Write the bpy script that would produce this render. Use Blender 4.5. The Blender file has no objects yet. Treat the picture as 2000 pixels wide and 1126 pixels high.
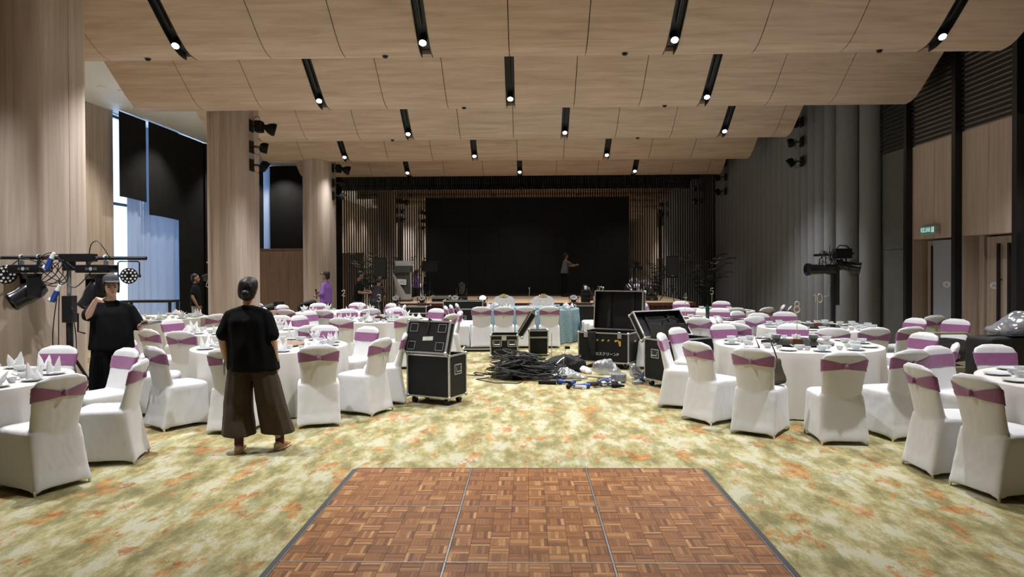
import bpy, bmesh, math, random
from math import pi, sin, cos, radians, atan2, sqrt
from mathutils import Vector, Matrix, noise
random.seed(7)
SC = bpy.context.scene
COL = SC.collection
# ------------------------------------------------------------------ camera
cam_d = bpy.data.cameras.new('camera')
cam_d.sensor_width = 36.0
cam_d.lens = 1385.0 / 2000.0 * 36.0
cam_d.shift_y = -0.0115
cam_d.clip_start = 0.05
cam_d.clip_end = 200
cam = bpy.data.objects.new('camera', cam_d)
COL.objects.link(cam)
cam.matrix_world = (Matrix.Translation((0, 0, 1.70)) @ Matrix.Rotation(radians(1.28), 4, 'Z')
                    @ Matrix.Rotation(radians(90 - 0.65), 4, 'X') @ Matrix.Rotation(radians(-0.27), 4, 'Z'))
SC.camera = cam
# ------------------------------------------------------------------ world, daylight, exposure
W = bpy.data.worlds.new('world')
SC.world = W
W.use_nodes = True
W.node_tree.nodes['Background'].inputs[0].default_value = (0.50, 0.70, 1.0, 1)
W.node_tree.nodes['Background'].inputs[1].default_value = 2.6
SC.view_settings.view_transform = 'Standard'
SC.view_settings.look = 'None'
SC.view_settings.exposure = 0.22
SC.view_settings.gamma = 1.0
SC.view_settings.use_curve_mapping = False
SC.cycles.use_denoising = True
SC.cycles.max_bounces = 8
SC.cycles.diffuse_bounces = 4
SC.cycles.glossy_bounces = 4
SC.cycles.transmission_bounces = 6
SC.cycles.transparent_max_bounces = 12
SC.cycles.sample_clamp_indirect = 6.0
SC.cycles.caustics_reflective = False
SC.cycles.caustics_refractive = False
SPOT_W = 570.0        # every ceiling spotlight
BAY_W = 260.0          # small downlights of the window bay
SPOT_COL = (0.985, 0.985, 1.0)


def daylight(name, loc, rot, sx, sy, power):
    l = bpy.data.lights.new(name, 'AREA')
    l.shape = 'RECTANGLE'; l.size = sx; l.size_y = sy; l.energy = power; l.color = (0.45, 0.66, 1.0)
    o = bpy.data.objects.new(name, l); COL.objects.link(o)
    o.location = loc; o.rotation_euler = rot
    return o


# sky light coming in through the tall windows of the left wall
daylight('window_daylight', (-10.35, 20.0, 2.9), (0, radians(-90), 0), 5.4, 6.0, 260)

# ------------------------------------------------------------------ materials
MATS = {}


def nt(m):
    m.use_nodes = True
    return m.node_tree, m.node_tree.nodes['Principled BSDF']


def mat(name, col, rough=0.5, metal=0.0, var=0.0, vscale=20.0, bump=0.0, bscale=200.0, sheen=0.0, spec=0.5, alpha=1.0, trans=0.0, emit=0.0):
    if name in MATS:
        return MATS[name]
    m = bpy.data.materials.new(name)
    t, b = nt(m)
    b.inputs['Base Color'].default_value = (*col, 1)
    b.inputs['Roughness'].default_value = rough
    b.inputs['Metallic'].default_value = metal
    b.inputs['Specular IOR Level'].default_value = spec
    b.inputs['Alpha'].default_value = alpha
    b.inputs['Transmission Weight'].default_value = trans
    if sheen:
        b.inputs['Sheen Weight'].default_value = sheen
    if emit:
        b.inputs['Emission Color'].default_value = (*col, 1)
        b.inputs['Emission Strength'].default_value = emit
    tc = None
    if var or bump:
        tc = t.nodes.new('ShaderNodeTexCoord')
    if var:
        n = t.nodes.new('ShaderNodeTexNoise'); n.inputs['Scale'].default_value = vscale; n.inputs['Detail'].default_value = 4
        t.links.new(tc.outputs['Object'], n.inputs['Vector'])
        r = t.nodes.new('ShaderNodeValToRGB')
        r.color_ramp.elements[0].position = 0.3; r.color_ramp.elements[1].position = 0.7
        r.color_ramp.elements[0].color = (*[max(0, c * (1 - var)) for c in col], 1)
        r.color_ramp.elements[1].color = (*[min(1, c * (1 + var)) for c in col], 1)
        t.links.new(n.outputs['Fac'], r.inputs['Fac'])
        t.links.new(r.outputs['Color'], b.inputs['Base Color'])
    if bump:
        n2 = t.nodes.new('ShaderNodeTexNoise'); n2.inputs['Scale'].default_value = bscale; n2.inputs['Detail'].default_value = 3
        t.links.new(tc.outputs['Object'], n2.inputs['Vector'])
        bp = t.nodes.new('ShaderNodeBump'); bp.inputs['Strength'].default_value = bump; bp.inputs['Distance'].default_value = 0.01
        t.links.new(n2.outputs['Fac'], bp.inputs['Height'])
        t.links.new(bp.outputs['Normal'], b.inputs['Normal'])
    MATS[name] = m
    return m


def wood(name, c0, c1, scale, rough=0.45, detail=5, knots=0.0):
    """wood grain: noise stretched along one axis (scale is the per-axis frequency)"""
    if name in MATS:
        return MATS[name]
    m = bpy.data.materials.new(name)
    t, b = nt(m)
    tc = t.nodes.new('ShaderNodeTexCoord')
    mp = t.nodes.new('ShaderNodeMapping'); mp.inputs['Scale'].default_value = scale
    t.links.new(tc.outputs['Object'], mp.inputs['Vector'])
    n = t.nodes.new('ShaderNodeTexNoise'); n.inputs['Scale'].default_value = 1.0; n.inputs['Detail'].default_value = detail; n.inputs['Roughness'].default_value = 0.6
    n.inputs['Distortion'].default_value = 0.4
    t.links.new(mp.outputs['Vector'], n.inputs['Vector'])
    r = t.nodes.new('ShaderNodeValToRGB')
    r.color_ramp.elements[0].position = 0.32; r.color_ramp.elements[1].position = 0.68
    r.color_ramp.elements[0].color = (*c0, 1); r.color_ramp.elements[1].color = (*c1, 1)
    t.links.new(n.outputs['Fac'], r.inputs['Fac'])
    t.links.new(r.outputs['Color'], b.inputs['Base Color'])
    b.inputs['Roughness'].default_value = rough
    b.inputs['Specular IOR Level'].default_value = 0.3
    MATS[name] = m
    return m


CEIL_WOOD = wood('ceiling_oak', (0.43, 0.315, 0.235), (0.60, 0.46, 0.355), (0.9, 9, 9), 0.5)
PIL_WOOD = wood('pillar_oak', (0.42, 0.335, 0.272), (0.58, 0.485, 0.41), (14, 14, 0.6), 0.5)
WALL_WOOD = wood('wall_oak', (0.40, 0.315, 0.25), (0.55, 0.455, 0.375), (14, 14, 0.6), 0.5)
PART_WOOD = wood('partition_walnut', (0.23, 0.145, 0.10), (0.34, 0.225, 0.16), (14, 14, 0.8), 0.5)
STAGE_WOOD = wood('stage_oak', (0.40, 0.27, 0.16), (0.58, 0.42, 0.27), (0.8, 9, 9), 0.5)
SIGN_WOOD = wood('sign_mahogany', (0.12, 0.05, 0.03), (0.22, 0.10, 0.06), (3, 30, 30), 0.4)
BLACK = mat('matt_black', (0.007, 0.007, 0.0075), 0.7, spec=0.25)
BLACK_METAL = mat('black_metal', (0.015, 0.015, 0.017), 0.35, 0.2)
BLACK_GLOSS = mat('black_gloss_plastic', (0.012, 0.012, 0.014), 0.22)
CHANNEL = mat('slot_black', (0.010, 0.010, 0.011), 0.5)
LENS = mat('lamp_lens', (1.0, 0.94, 0.86), 0.4, emit=40.0)
BAYLENS = mat('bay_lamp_lens', (1.0, 0.97, 0.92), 0.4, emit=20.0)
WHITE_PAINT = mat('white_paint', (0.84, 0.85, 0.86), 0.6)
DARK_CEIL = mat('dark_plenum', (0.02, 0.02, 0.02), 0.9)
BLACKOUT = mat('blackout_fabric', (0.016, 0.0155, 0.015), 0.9, var=0.15, vscale=3, spec=0.1)
GREY_FLUTE = mat('grey_fluted_fabric', (0.20, 0.205, 0.21), 0.9, var=0.12, vscale=60, bump=0.2, bscale=120)
GREY_PLAIN = mat('grey_green_panel', (0.10, 0.105, 0.095), 0.8, var=0.08, vscale=4)
ALU = mat('brushed_aluminium', (0.62, 0.62, 0.60), 0.35, 0.9, var=0.15, vscale=40)
CHROME = mat('chrome', (0.75, 0.75, 0.75), 0.15, 1.0)
COVER = mat('white_stretch_cover', (0.69, 0.69, 0.70), 0.75, sheen=0.2, bump=0.04, bscale=40)
SASH = mat('purple_sash_satin', (0.275, 0.092, 0.225), 0.45, var=0.10, vscale=18, sheen=0.3)
CLOTH = mat('ivory_tablecloth', (0.62, 0.60, 0.555), 0.8, bump=0.05, bscale=14)
CHINA = mat('white_porcelain', (0.62, 0.65, 0.67), 0.15)
LINEN = mat('white_napkin_linen', (0.73, 0.735, 0.74), 0.85)
GLASS_DK = mat('smoked_glass_turntable', (0.02, 0.018, 0.016), 0.08)
GOLD = mat('gold_metal', (0.55, 0.42, 0.20), 0.4, 0.8)


def mirror_mat():
    m = bpy.data.materials.new('tinted_mirror')
    t, b = nt(m)
    b.inputs['Base Color'].default_value = (0.88, 0.87, 0.86, 1)
    b.inputs['Metallic'].default_value = 1.0
    b.inputs['Roughness'].default_value = 0.02
    tc = t.nodes.new('ShaderNodeTexCoord')
    n = t.nodes.new('ShaderNodeTexNoise'); n.inputs['Scale'].default_value = 1.1
    t.links.new(tc.outputs['Object'], n.inputs['Vector'])
    bp = t.nodes.new('ShaderNodeBump'); bp.inputs['Strength'].default_value = 0.012; bp.inputs['Distance'].default_value = 0.03
    t.links.new(n.outputs['Fac'], bp.inputs['Height']); t.links.new(bp.outputs['Normal'], b.inputs['Normal'])
    return m


MIRROR = mirror_mat()


def carpet_mat():
    m = bpy.data.materials.new('patterned_carpet')
    t, b = nt(m)
    L = t.links.new
    tc = t.nodes.new('ShaderNodeTexCoord')

    def noise_n(scale, detail, rough, dist=0.0, off=(0, 0, 0)):
        mp = t.nodes.new('ShaderNodeMapping'); mp.inputs['Scale'].default_value = scale; mp.inputs['Location'].default_value = off
        L(tc.outputs['Object'], mp.inputs['Vector'])
        n = t.nodes.new('ShaderNodeTexNoise'); n.inputs['Scale'].default_value = 1.0
        n.inputs['Detail'].default_value = detail; n.inputs['Roughness'].default_value = rough; n.inputs['Distortion'].default_value = dist
        L(mp.outputs['Vector'], n.inputs['Vector'])
        return n

    def ramp(src, stops, interp='LINEAR'):
        r = t.nodes.new('ShaderNodeValToRGB')
        cr = r.color_ramp; cr.interpolation = interp
        while len(cr.elements) < len(stops):
            cr.elements.new(0.5)
        for e, (p, c) in zip(cr.elements, stops):
            e.position = p
            e.color = (*c, 1) if len(c) == 3 else c
        L(src, r.inputs['Fac'])
        return r

    def mix(fac, a, bb):
        x = t.nodes.new('ShaderNodeMix'); x.data_type = 'RGBA'
        L(fac, x.inputs[0]); L(a, x.inputs[6]); L(bb, x.inputs[7])
        return x

    base = noise_n((4.6, 1.8, 1), 14, 0.70, 0.0)
    fine = noise_n((42, 26, 1), 4, 0.7, 0.0, (3.3, 8.2, 0))

    def dither(src, amp):
        s1 = t.nodes.new('ShaderNodeMath'); s1.operation = 'SUBTRACT'; s1.inputs[1].default_value = 0.5
        L(fine.outputs['Fac'], s1.inputs[0])
        s2 = t.nodes.new('ShaderNodeMath'); s2.operation = 'MULTIPLY_ADD'; s2.inputs[1].default_value = amp
        L(s1.outputs[0], s2.inputs[0]); L(src, s2.inputs[2])
        return s2.outputs[0]

    cr = ramp(dither(base.outputs['Fac'], 0.13), [(0.405, (0.215, 0.192, 0.090)), (0.415, (0.262, 0.232, 0.110)), (0.452, (0.285, 0.250, 0.120)), (0.462, (0.345, 0.300, 0.148)),
                                    (0.50, (0.36, 0.320, 0.155)), (0.51, (0.415, 0.375, 0.205)), (0.548, (0.43, 0.395, 0.23)), (0.558, (0.475, 0.455, 0.325))])
    gn = noise_n((5.2, 1.8, 1), 14, 0.71, 0.0, (5.2, 1.3, 0))
    gr = ramp(dither(gn.outputs['Fac'], 0.12), [(0.553, (0, 0, 0)), (0.561, (0.40, 0.40, 0.40))])
    green = t.nodes.new('ShaderNodeRGB'); green.outputs[0].default_value = (0.185, 0.20, 0.105, 1)
    m1 = mix(gr.outputs['Color'], cr.outputs['Color'], green.outputs[0])
    on = noise_n((3.9, 1.9, 1), 14, 0.72, 0.0, (11.7, 3.1, 0))
    om = ramp(dither(on.outputs['Fac'], 0.12), [(0.558, (0, 0, 0)), (0.572, (0.72, 0.72, 0.72))])
    oc = noise_n((9, 6, 1), 5, 0.7, 0.0, (2.2, 9.1, 0))
    ocr = ramp(oc.outputs['Fac'], [(0.40, (0.26, 0.085, 0.024)), (0.50, (0.44, 0.18, 0.055)), (0.60, (0.50, 0.29, 0.11))])
    m2 = mix(om.outputs['Color'], m1.outputs[2], ocr.outputs['Color'])
    # fine pile speckle
    sp = noise_n((150, 110, 1), 3, 0.6)
    spr = ramp(sp.outputs['Fac'], [(0.30, (0.78, 0.78, 0.78)), (0.66, (1.10, 1.10, 1.10))])
    x = t.nodes.new('ShaderNodeMix'); x.data_type = 'RGBA'; x.blend_type = 'MULTIPLY'; x.inputs[0].default_value = 1.0
    L(m2.outputs[2], x.inputs[6]); L(spr.outputs['Color'], x.inputs[7])
    L(x.outputs[2], b.inputs['Base Color'])
    b.inputs['Roughness'].default_value = 0.95
    b.inputs['Specular IOR Level'].default_value = 0.1
    bp = t.nodes.new('ShaderNodeBump'); bp.inputs['Strength'].default_value = 0.25; bp.inputs['Distance'].default_value = 0.006
    L(sp.outputs['Fac'], bp.inputs['Height']); L(bp.outputs['Normal'], b.inputs['Normal'])
    return m


CARPET = carpet_mat()


def sheer_mat():
    m = bpy.data.materials.new('sheer_curtain')
    m.use_nodes = True
    t = m.node_tree
    t.nodes.clear()
    out = t.nodes.new('ShaderNodeOutputMaterial')
    d = t.nodes.new('ShaderNodeBsdfDiffuse'); d.inputs[0].default_value = (0.55, 0.58, 0.62, 1)
    tl = t.nodes.new('ShaderNodeBsdfTranslucent'); tl.inputs[0].default_value = (0.55, 0.60, 0.68, 1)
    tr = t.nodes.new('ShaderNodeBsdfTransparent'); tr.inputs[0].default_value = (0.8, 0.85, 0.95, 1)
    a = t.nodes.new('ShaderNodeMixShader'); a.inputs[0].default_value = 0.35
    c = t.nodes.new('ShaderNodeMixShader'); c.inputs[0].default_value = 0.06
    t.links.new(d.outputs[0], a.inputs[1]); t.links.new(tl.outputs[0], a.inputs[2])
    t.links.new(a.outputs[0], c.inputs[1]); t.links.new(tr.outputs[0], c.inputs[2])
    t.links.new(c.outputs[0], out.inputs[0])
    return m


SHEER = sheer_mat()


def plastic_mat():
    m = bpy.data.materials.new('clear_plastic_film')
    m.use_nodes = True
    t = m.node_tree; t.nodes.clear()
    out = t.nodes.new('ShaderNodeOutputMaterial')
    g = t.nodes.new('ShaderNodeBsdfGlossy'); g.inputs['Roughness'].default_value = 0.18; g.inputs['Color'].default_value = (0.9, 0.92, 0.97, 1)
    d = t.nodes.new('ShaderNodeBsdfDiffuse'); d.inputs[0].default_value = (0.55, 0.57, 0.62, 1)
    tr = t.nodes.new('ShaderNodeBsdfTransparent'); tr.inputs[0].default_value = (0.85, 0.86, 0.9, 1)
    a = t.nodes.new('ShaderNodeMixShader'); a.inputs[0].default_value = 0.45
    c = t.nodes.new('ShaderNodeMixShader'); c.inputs[0].default_value = 0.5
    t.links.new(g.outputs[0], a.inputs[2]); t.links.new(d.outputs[0], a.inputs[1])
    t.links.new(a.outputs[0], c.inputs[1]); t.links.new(tr.outputs[0], c.inputs[2])
    t.links.new(c.outputs[0], out.inputs[0])
    return m


PLASTIC = plastic_mat()
GLASS = None


def glass_mat():
    m = bpy.data.materials.new('window_glass')
    m.use_nodes = True
    t = m.node_tree; t.nodes.clear()
    out = t.nodes.new('ShaderNodeOutputMaterial')
    g = t.nodes.new('ShaderNodeBsdfGlossy'); g.inputs['Roughness'].default_value = 0.02
    tr = t.nodes.new('ShaderNodeBsdfTransparent'); tr.inputs[0].default_value = (0.9, 0.94, 0.96, 1)
    c = t.nodes.new('ShaderNodeMixShader'); c.inputs[0].default_value = 0.06
    t.links.new(tr.outputs[0], c.inputs[1]); t.links.new(g.outputs[0], c.inputs[2]); t.links.new(c.outputs[0], out.inputs[0])
    return m


GLASS = glass_mat()


# ------------------------------------------------------------------ mesh helpers
ICO = {}
for _s in (1, 2, 3):
    _b = bmesh.new()
    bmesh.ops.create_icosphere(_b, subdivisions=_s, radius=1.0)
    ICO[_s] = [v.co.copy() for v in _b.verts]
    _b.free()


class MB:
    """collects shapes in one bmesh; build() links them as ONE mesh object"""

    def __init__(self):
        self.bm = bmesh.new()

    def box(self, c, s, rot=None, bevel=0.0):
        bm = self.bm
        r = bmesh.ops.create_cube(bm, size=1.0)
        vs = r['verts']
        M = Matrix.Translation(c) @ (rot.to_4x4() if rot else Matrix.Identity(4)) @ Matrix.Diagonal((*s, 1))
        bmesh.ops.transform(bm, matrix=M, verts=vs)
        if bevel:
            es = {e for v in vs for e in v.link_edges}
            bmesh.ops.bevel(bm, geom=list(es), offset=bevel, segments=2, affect='EDGES', profile=0.7)
        return self

    def box2(self, a, b, bevel=0.0):
        c = [(p + q) / 2 for p, q in zip(a, b)]
        s = [abs(q - p) for p, q in zip(a, b)]
        return self.box(c, s, None, bevel)

    def cyl(self, p0, p1, r0, r1=None, seg=12, caps=True):
        if r1 is None:
            r1 = r0
        p0 = Vector(p0); p1 = Vector(p1)
        d = p1 - p0
        L = d.length
        q = d.to_track_quat('Z', 'Y') if L > 1e-9 else None
        r = bmesh.ops.create_cone(self.bm, cap_ends=caps, segments=seg, radius1=max(r0, 1e-5), radius2=max(r1, 1e-5), depth=L)
        M = Matrix.Translation((p0 + p1) / 2) @ q.to_matrix().to_4x4()
        bmesh.ops.transform(self.bm, matrix=M, verts=r['verts'])
        return self

    def ball(self, c, r, seg=12, scale=(1, 1, 1), rot=None):
        x = bmesh.ops.create_uvsphere(self.bm, u_segments=seg, v_segments=max(6, seg * 2 // 3), radius=r)
        M = Matrix.Translation(c) @ (rot.to_4x4() if rot else Matrix.Identity(4)) @ Matrix.Diagonal((*scale, 1))
        bmesh.ops.transform(self.bm, matrix=M, verts=x['verts'])
        return self

    def tube(self, pts, r, seg=6, cap=True):
        """round bar along a polyline; r a number or list"""
        pts = [Vector(p) for p in pts]
        n = len(pts)
        rings = []
        up = Vector((0, 0, 1))
        prev = None
        for i, p in enumerate(pts):
            d = (pts[min(i + 1, n - 1)] - pts[max(i - 1, 0)])
            if d.length < 1e-9:
                d = Vector((0, 0, 1))
            d.normalize()
            if prev is None:
                a = up if abs(d.dot(up)) < 0.95 else Vector((1, 0, 0))
                u = d.cross(a).normalized()
            else:
                u = (prev - d * prev.dot(d))
                if u.length < 1e-6:
                    u = d.cross(up if abs(d.dot(up)) < 0.95 else Vector((1, 0, 0)))
                u.normalize()
            prev = u
            w = d.cross(u)
            rr = r[i] if isinstance(r, (list, tuple)) else r
            rings.append([self.bm.verts.new(p + (u * cos(2 * pi * k / seg) + w * sin(2 * pi * k / seg)) * rr) for k in range(seg)])
        for a, b in zip(rings, rings[1:]):
            for k in range(seg):
                self.bm.faces.new((a[k], a[(k + 1) % seg], b[(k + 1) % seg], b[k]))
        if cap:
            self.bm.faces.new(rings[0][::-1]); self.bm.faces.new(rings[-1])
        return self

    def loft(self, rings, cap0=True, cap1=True, closed=True):
        vr = [[self.bm.verts.new(p) for p in ring] for ring in rings]
        n = len(vr[0])
        for a, b in zip(vr, vr[1:]):
            for k in range(n if closed else n - 1):
                self.bm.faces.new((a[k], a[(k + 1) % n], b[(k + 1) % n], b[k]))
        if cap0:
            self.bm.faces.new(vr[0][::-1])
        if cap1:
            self.bm.faces.new(vr[-1])
        return self

    def lathe(self, prof, seg=24, c=(0, 0, 0)):
        """prof: (radius, z) from bottom to top"""
        rings = []
        for r, z in prof:
            rings.append([(c[0] + max(r, 1e-4) * cos(2 * pi * k / seg), c[1] + max(r, 1e-4) * sin(2 * pi * k / seg), c[2] + z) for k in range(seg)])
        return self.loft(rings, True, True)

    def prism(self, outline, h, M=None):
        """outline: 2-D points (x, y), extruded h along z, then transformed by M"""
        lo = [self.bm.verts.new((x, y, 0)) for x, y in outline]
        hi = [self.bm.verts.new((x, y, h)) for x, y in outline]
        n = len(lo)
        for k in range(n):
            self.bm.faces.new((lo[k], lo[(k + 1) % n], hi[(k + 1) % n], hi[k]))
        self.bm.faces.new(lo[::-1]); self.bm.faces.new(hi)
        if M is not None:
            bmesh.ops.transform(self.bm, matrix=M, verts=lo + hi)
        return self

    def hull(self, items, sub=2):
        """convex hull of ellipsoids: items = [(centre, r or (rx,ry,rz)), ...]"""
        tb = bmesh.new()
        for c, r in items:
            if not isinstance(r, (tuple, list)):
                r = (r, r, r)
            c = Vector(c)
            for d in ICO[sub]:
                tb.verts.new((c.x + d.x * r[0], c.y + d.y * r[1], c.z + d.z * r[2]))
        res = bmesh.ops.convex_hull(tb, input=tb.verts)
        loose = [v for v in tb.verts if not v.link_faces]
        if loose:
            bmesh.ops.delete(tb, geom=loose, context='VERTS')
        me = bpy.data.meshes.new('hull')
        tb.to_mesh(me); tb.free()
        self.bm.from_mesh(me)
        bpy.data.meshes.remove(me)
        return self

    def chain(self, items, sub=2):
        for a, b in zip(items, items[1:]):
            self.hull([a, b], sub)
        return self

    def mesh(self, name, m, smooth=False, angle=40):
        bmesh.ops.recalc_face_normals(self.bm, faces=self.bm.faces)
        me = bpy.data.meshes.new(name)
        self.bm.to_mesh(me)
        self.bm.free()
        if m:
            me.materials.append(m)
        if smooth:
            for p in me.polygons:
                p.use_smooth = True
            if angle < 180:
                me.set_sharp_from_angle(angle=radians(angle))
        return me

    def build(self, name, m, parent=None, smooth=False, angle=40, loc=None, rotz=None):
        return link(name, self.mesh(name, m, smooth, angle), parent, loc, rotz)


def link(name, data, parent=None, loc=None, rotz=None):
    o = bpy.data.objects.new(name, data)
    COL.objects.link(o)
    if parent:
        o.parent = parent
    if loc:
        o.location = loc
    if rotz is not None:
        o.rotation_euler = (0, 0, rotz)
    return o


ALL_LABELS = {}


def tag(o, label, cat, group=None, kind=None):
    n = ALL_LABELS.get(label, 0)
    ALL_LABELS[label] = n + 1
    o['label'] = label
    o['category'] = cat
    if group:
        o['group'] = group
    if kind:
        o['kind'] = kind
    return o


def thing(name, label, cat, loc=(0, 0, 0), rotz=0.0, group=None, kind=None):
    o = bpy.data.objects.new(name, None)
    o.empty_display_size = 0.1
    COL.objects.link(o)
    o.location = loc
    o.rotation_euler = (0, 0, rotz)
    return tag(o, label, cat, group, kind)


def dup(root, loc, rotz, label, group=None, parent=None):
    """copy of a thing with its parts and sub-parts"""
    r = root.copy(); COL.objects.link(r)
    r.location = loc
    r.rotation_euler = (0, 0, rotz)
    if label:
        tag(r, label, root['category'], group)
    for ch in root.children:
        c = ch.copy(); COL.objects.link(c); c.parent = r
        for g in ch.children:
            d = g.copy(); COL.objects.link(d); d.parent = c
    return r


WORK = bpy.data.scenes.new('workbench')      # small scene in which modifiers and text are evaluated; removed at the end


def evaluated(o):
    WORK.collection.objects.link(o)
    vl = WORK.view_layers[0]
    vl.update()
    nm = bpy.data.meshes.new_from_object(o.evaluated_get(vl.depsgraph))
    bpy.data.objects.remove(o)
    return nm


def remesh(mb, voxel, smooth_it=6, wrinkle=0.0, wscale=6.0):
    """fuse the overlapping shapes of mb into one continuous skin"""
    me = mb.mesh('tmp', None)
    o = bpy.data.objects.new('tmp', me)
    md = o.modifiers.new('r', 'REMESH'); md.mode = 'VOXEL'; md.voxel_size = voxel
    if smooth_it:
        s = o.modifiers.new('s', 'SMOOTH'); s.iterations = smooth_it; s.factor = 0.5
    nm = evaluated(o)
    bpy.data.meshes.remove(me)
    if wrinkle:
        import numpy as np
        nv = len(nm.vertices)
        co = np.empty(nv * 3); nm.vertices.foreach_get('co', co); co = co.reshape(-1, 3)
        nr = np.empty(nv * 3); nm.vertex_normals.foreach_get('vector', nr); nr = nr.reshape(-1, 3)
        av = np.empty(nv)
        for i in range(nv):
            p = Vector(co[i])
            a = noise.noise(Vector((p.x * wscale, p.y * wscale, p.z * wscale * 0.45))) + 0.5 * noise.noise(Vector((p.x * wscale * 2.1 + 7, p.y * wscale * 2.1, p.z * wscale)))
            av[i] = a * wrinkle
        nm.vertices.foreach_set('co', (co + nr * av[:, None]).ravel())
    for p in nm.polygons:
        p.use_smooth = True
    return nm


def text_mesh(body, size, m, depth=0.002, align='CENTER'):
    cu = bpy.data.curves.new('txt', 'FONT')
    cu.body = body; cu.size = size; cu.extrude = depth; cu.align_x = align; cu.align_y = 'CENTER'
    cu.resolution_u = 3
    o = bpy.data.objects.new('txt', cu)
    me = evaluated(o)
    me.materials.clear()
    me.materials.append(m)
    return me


def struct(o, label, cat):
    return tag(o, label, cat, kind='structure')

# ================================================================== STRUCTURE
# ---- floor
o = MB().box2((-12, -5, -0.1), (9.5, 27, 0.0)).build('floor', CARPET)
struct(o, 'green, beige and orange patterned ballroom carpet', 'carpet')

ZB = 4.77
ROWS = [  # bottom edge Y, right end X, slot X positions
    (3.7, 6.9, []), (7.0, 6.9, [-6.15, -3.86, -0.31, 3.30]),
    (10.3, 6.75, [-4.90, -1.44, 2.03, 5.66]),
    (13.6, 7.15, [-3.86, -0.31, 3.30]),
    (16.9, 6.10, [-6.40, -2.76, 0.87, 4.53]),
    (20.2, 6.20, [-5.10, -1.47, 2.20]),
    (23.5, 6.30, [-3.90, -0.25, 3.47]),
]
PROF = [(0.0, 0.0), (-0.10, 0.0), (-0.22, 0.012), (-0.34, 0.045), (-0.46, 0.10), (-0.60, 0.18), (-0.80, 0.313), (-2.9, 1.71)]


def prof_prism(Yi, x0, x1, lift, thick, prof=PROF):
    lo = [(Yi + y, ZB + z + lift) for y, z in prof]
    hi = [(Yi + y + 0.0, ZB + z + lift + thick) for y, z in prof][::-1]
    ring = lo + hi
    return [[(x0, y, z) for y, z in ring], [(x1, y, z) for y, z in ring]]


ROWNAME = ['nearest overhead', 'second overhead', 'first visible', 'second visible', 'third visible', 'fourth visible', 'last']
XL = -7.45
spot_i = 0
for ri, (Yi, XR, slots) in enumerate(ROWS):
    root = thing('ceiling', 'curved oak ceiling baffle, %s row before the stage' % ROWNAME[ri], 'ceiling', kind='structure')
    cuts = []
    if slots:
        pitch = 3.55
        ext = [slots[0] - pitch] + slots + [slots[-1] + pitch]
        for s in ext:
            cuts += [(s - 1.19, 's'), (s + 1.19, 's')]
            if s in slots:
                cuts += [(s, 'slot')]
    else:
        cuts = [(x, 's') for x in (-5.5, -3.2, -0.9, 1.4, 3.7, 6.0)]
    cuts = sorted(c for c in cuts if XL + 0.2 < c[0] < XR - 0.2)
    edges = [(XL, None)] + cuts + [(XR, None)]
    for (xa, ka), (xb, kb) in zip(edges, edges[1:]):
        x0 = xa + (0.085 if ka == 'slot' else 0.006)
        x1 = xb - (0.085 if kb == 'slot' else 0.006)
        MB().loft(prof_prism(Yi, x0, x1, 0.0, 0.04)).build('panel', CEIL_WOOD, root, True, 30)
    # upright back of the baffle and dark backing seen through the joints
    MB().box2((XL, Yi - 0.02, ZB + 0.04), (XR, Yi + 0.0, 6.5)).build('baffle_back', CEIL_WOOD, root)
    MB().loft(prof_prism(Yi, XL + 0.01, XR - 0.01, 0.16, 0.03)).build('backing', DARK_CEIL, root)
    for s in slots:
        spot_i += 1
        k = slots.index(s)
        nth = ['leftmost', 'second', 'third', 'rightmost'][k] if len(slots) == 4 else ['left', 'middle', 'right'][k]
        t = thing('track_spotlight', 'black slot light, %s one in the %s ceiling row' % (nth, ROWNAME[ri]), 'ceiling light', (s, Yi, ZB), 0, 'slot lights in the oak ceiling')
        m = MB()
        pr = [(y, z) for y, z in PROF]
        for sx in (-1, 1):      # side walls of the channel
            lo = [(sx * 0.082, y, z - 0.004) for y, z in pr]
            hi = [(sx * 0.082, y, z + 0.15) for y, z in pr][::-1]
            lo2 = [(sx * 0.074, y, z - 0.004) for y, z in pr]
            hi2 = [(sx * 0.074, y, z + 0.15) for y, z in pr][::-1]
            m.loft([lo + hi, lo2 + hi2])
        lo = [(-0.078, y, z + 0.10) for y, z in pr]; hi = [(-0.078, y, z + 0.15) for y, z in pr][::-1]
        lo2 = [(0.078, y, z + 0.10) for y, z in pr]; hi2 = [(0.078, y, z + 0.15) for y, z in pr][::-1]
        m.loft([lo + hi, lo2 + hi2])
        m.build('channel', CHANNEL, t)
        MB().tube([(0, -2.8, 1.70), (0, -0.8, 0.37), (0, -0.62, 0.25)], 0.018, 6).build('track', BLACK_METAL, t)
        h = MB().cyl((0, -0.40, 0.16), (0, -0.48, 0.055), 0.055, 0.06, 16).build('lamp_head', BLACK_METAL, t, True)
        MB().cyl((0, -0.4795, 0.056), (0, -0.483, 0.051), 0.050, 0.046, 16).build('lens', LENS, h)
        l = bpy.data.lights.new('spot', 'SPOT')
        l.energy = SPOT_W * (1, 1, 1, 1, 1, 0.9, 0.35)[ri] * {-6.15: 0.6, -5.10: 0.4 if ri == 5 else 1.0}.get(s, 1); l.spot_size = radians(112); l.spot_blend = 0.9; l.shadow_soft_size = 0.06; l.color = SPOT_COL
        lo_ = bpy.data.objects.new('spot_beam', l); COL.objects.link(lo_); lo_.parent = t
        lo_.location = (0, -0.49, 0.0)
        lo_.rotation_euler = (radians(-4), 0, 0)
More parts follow.
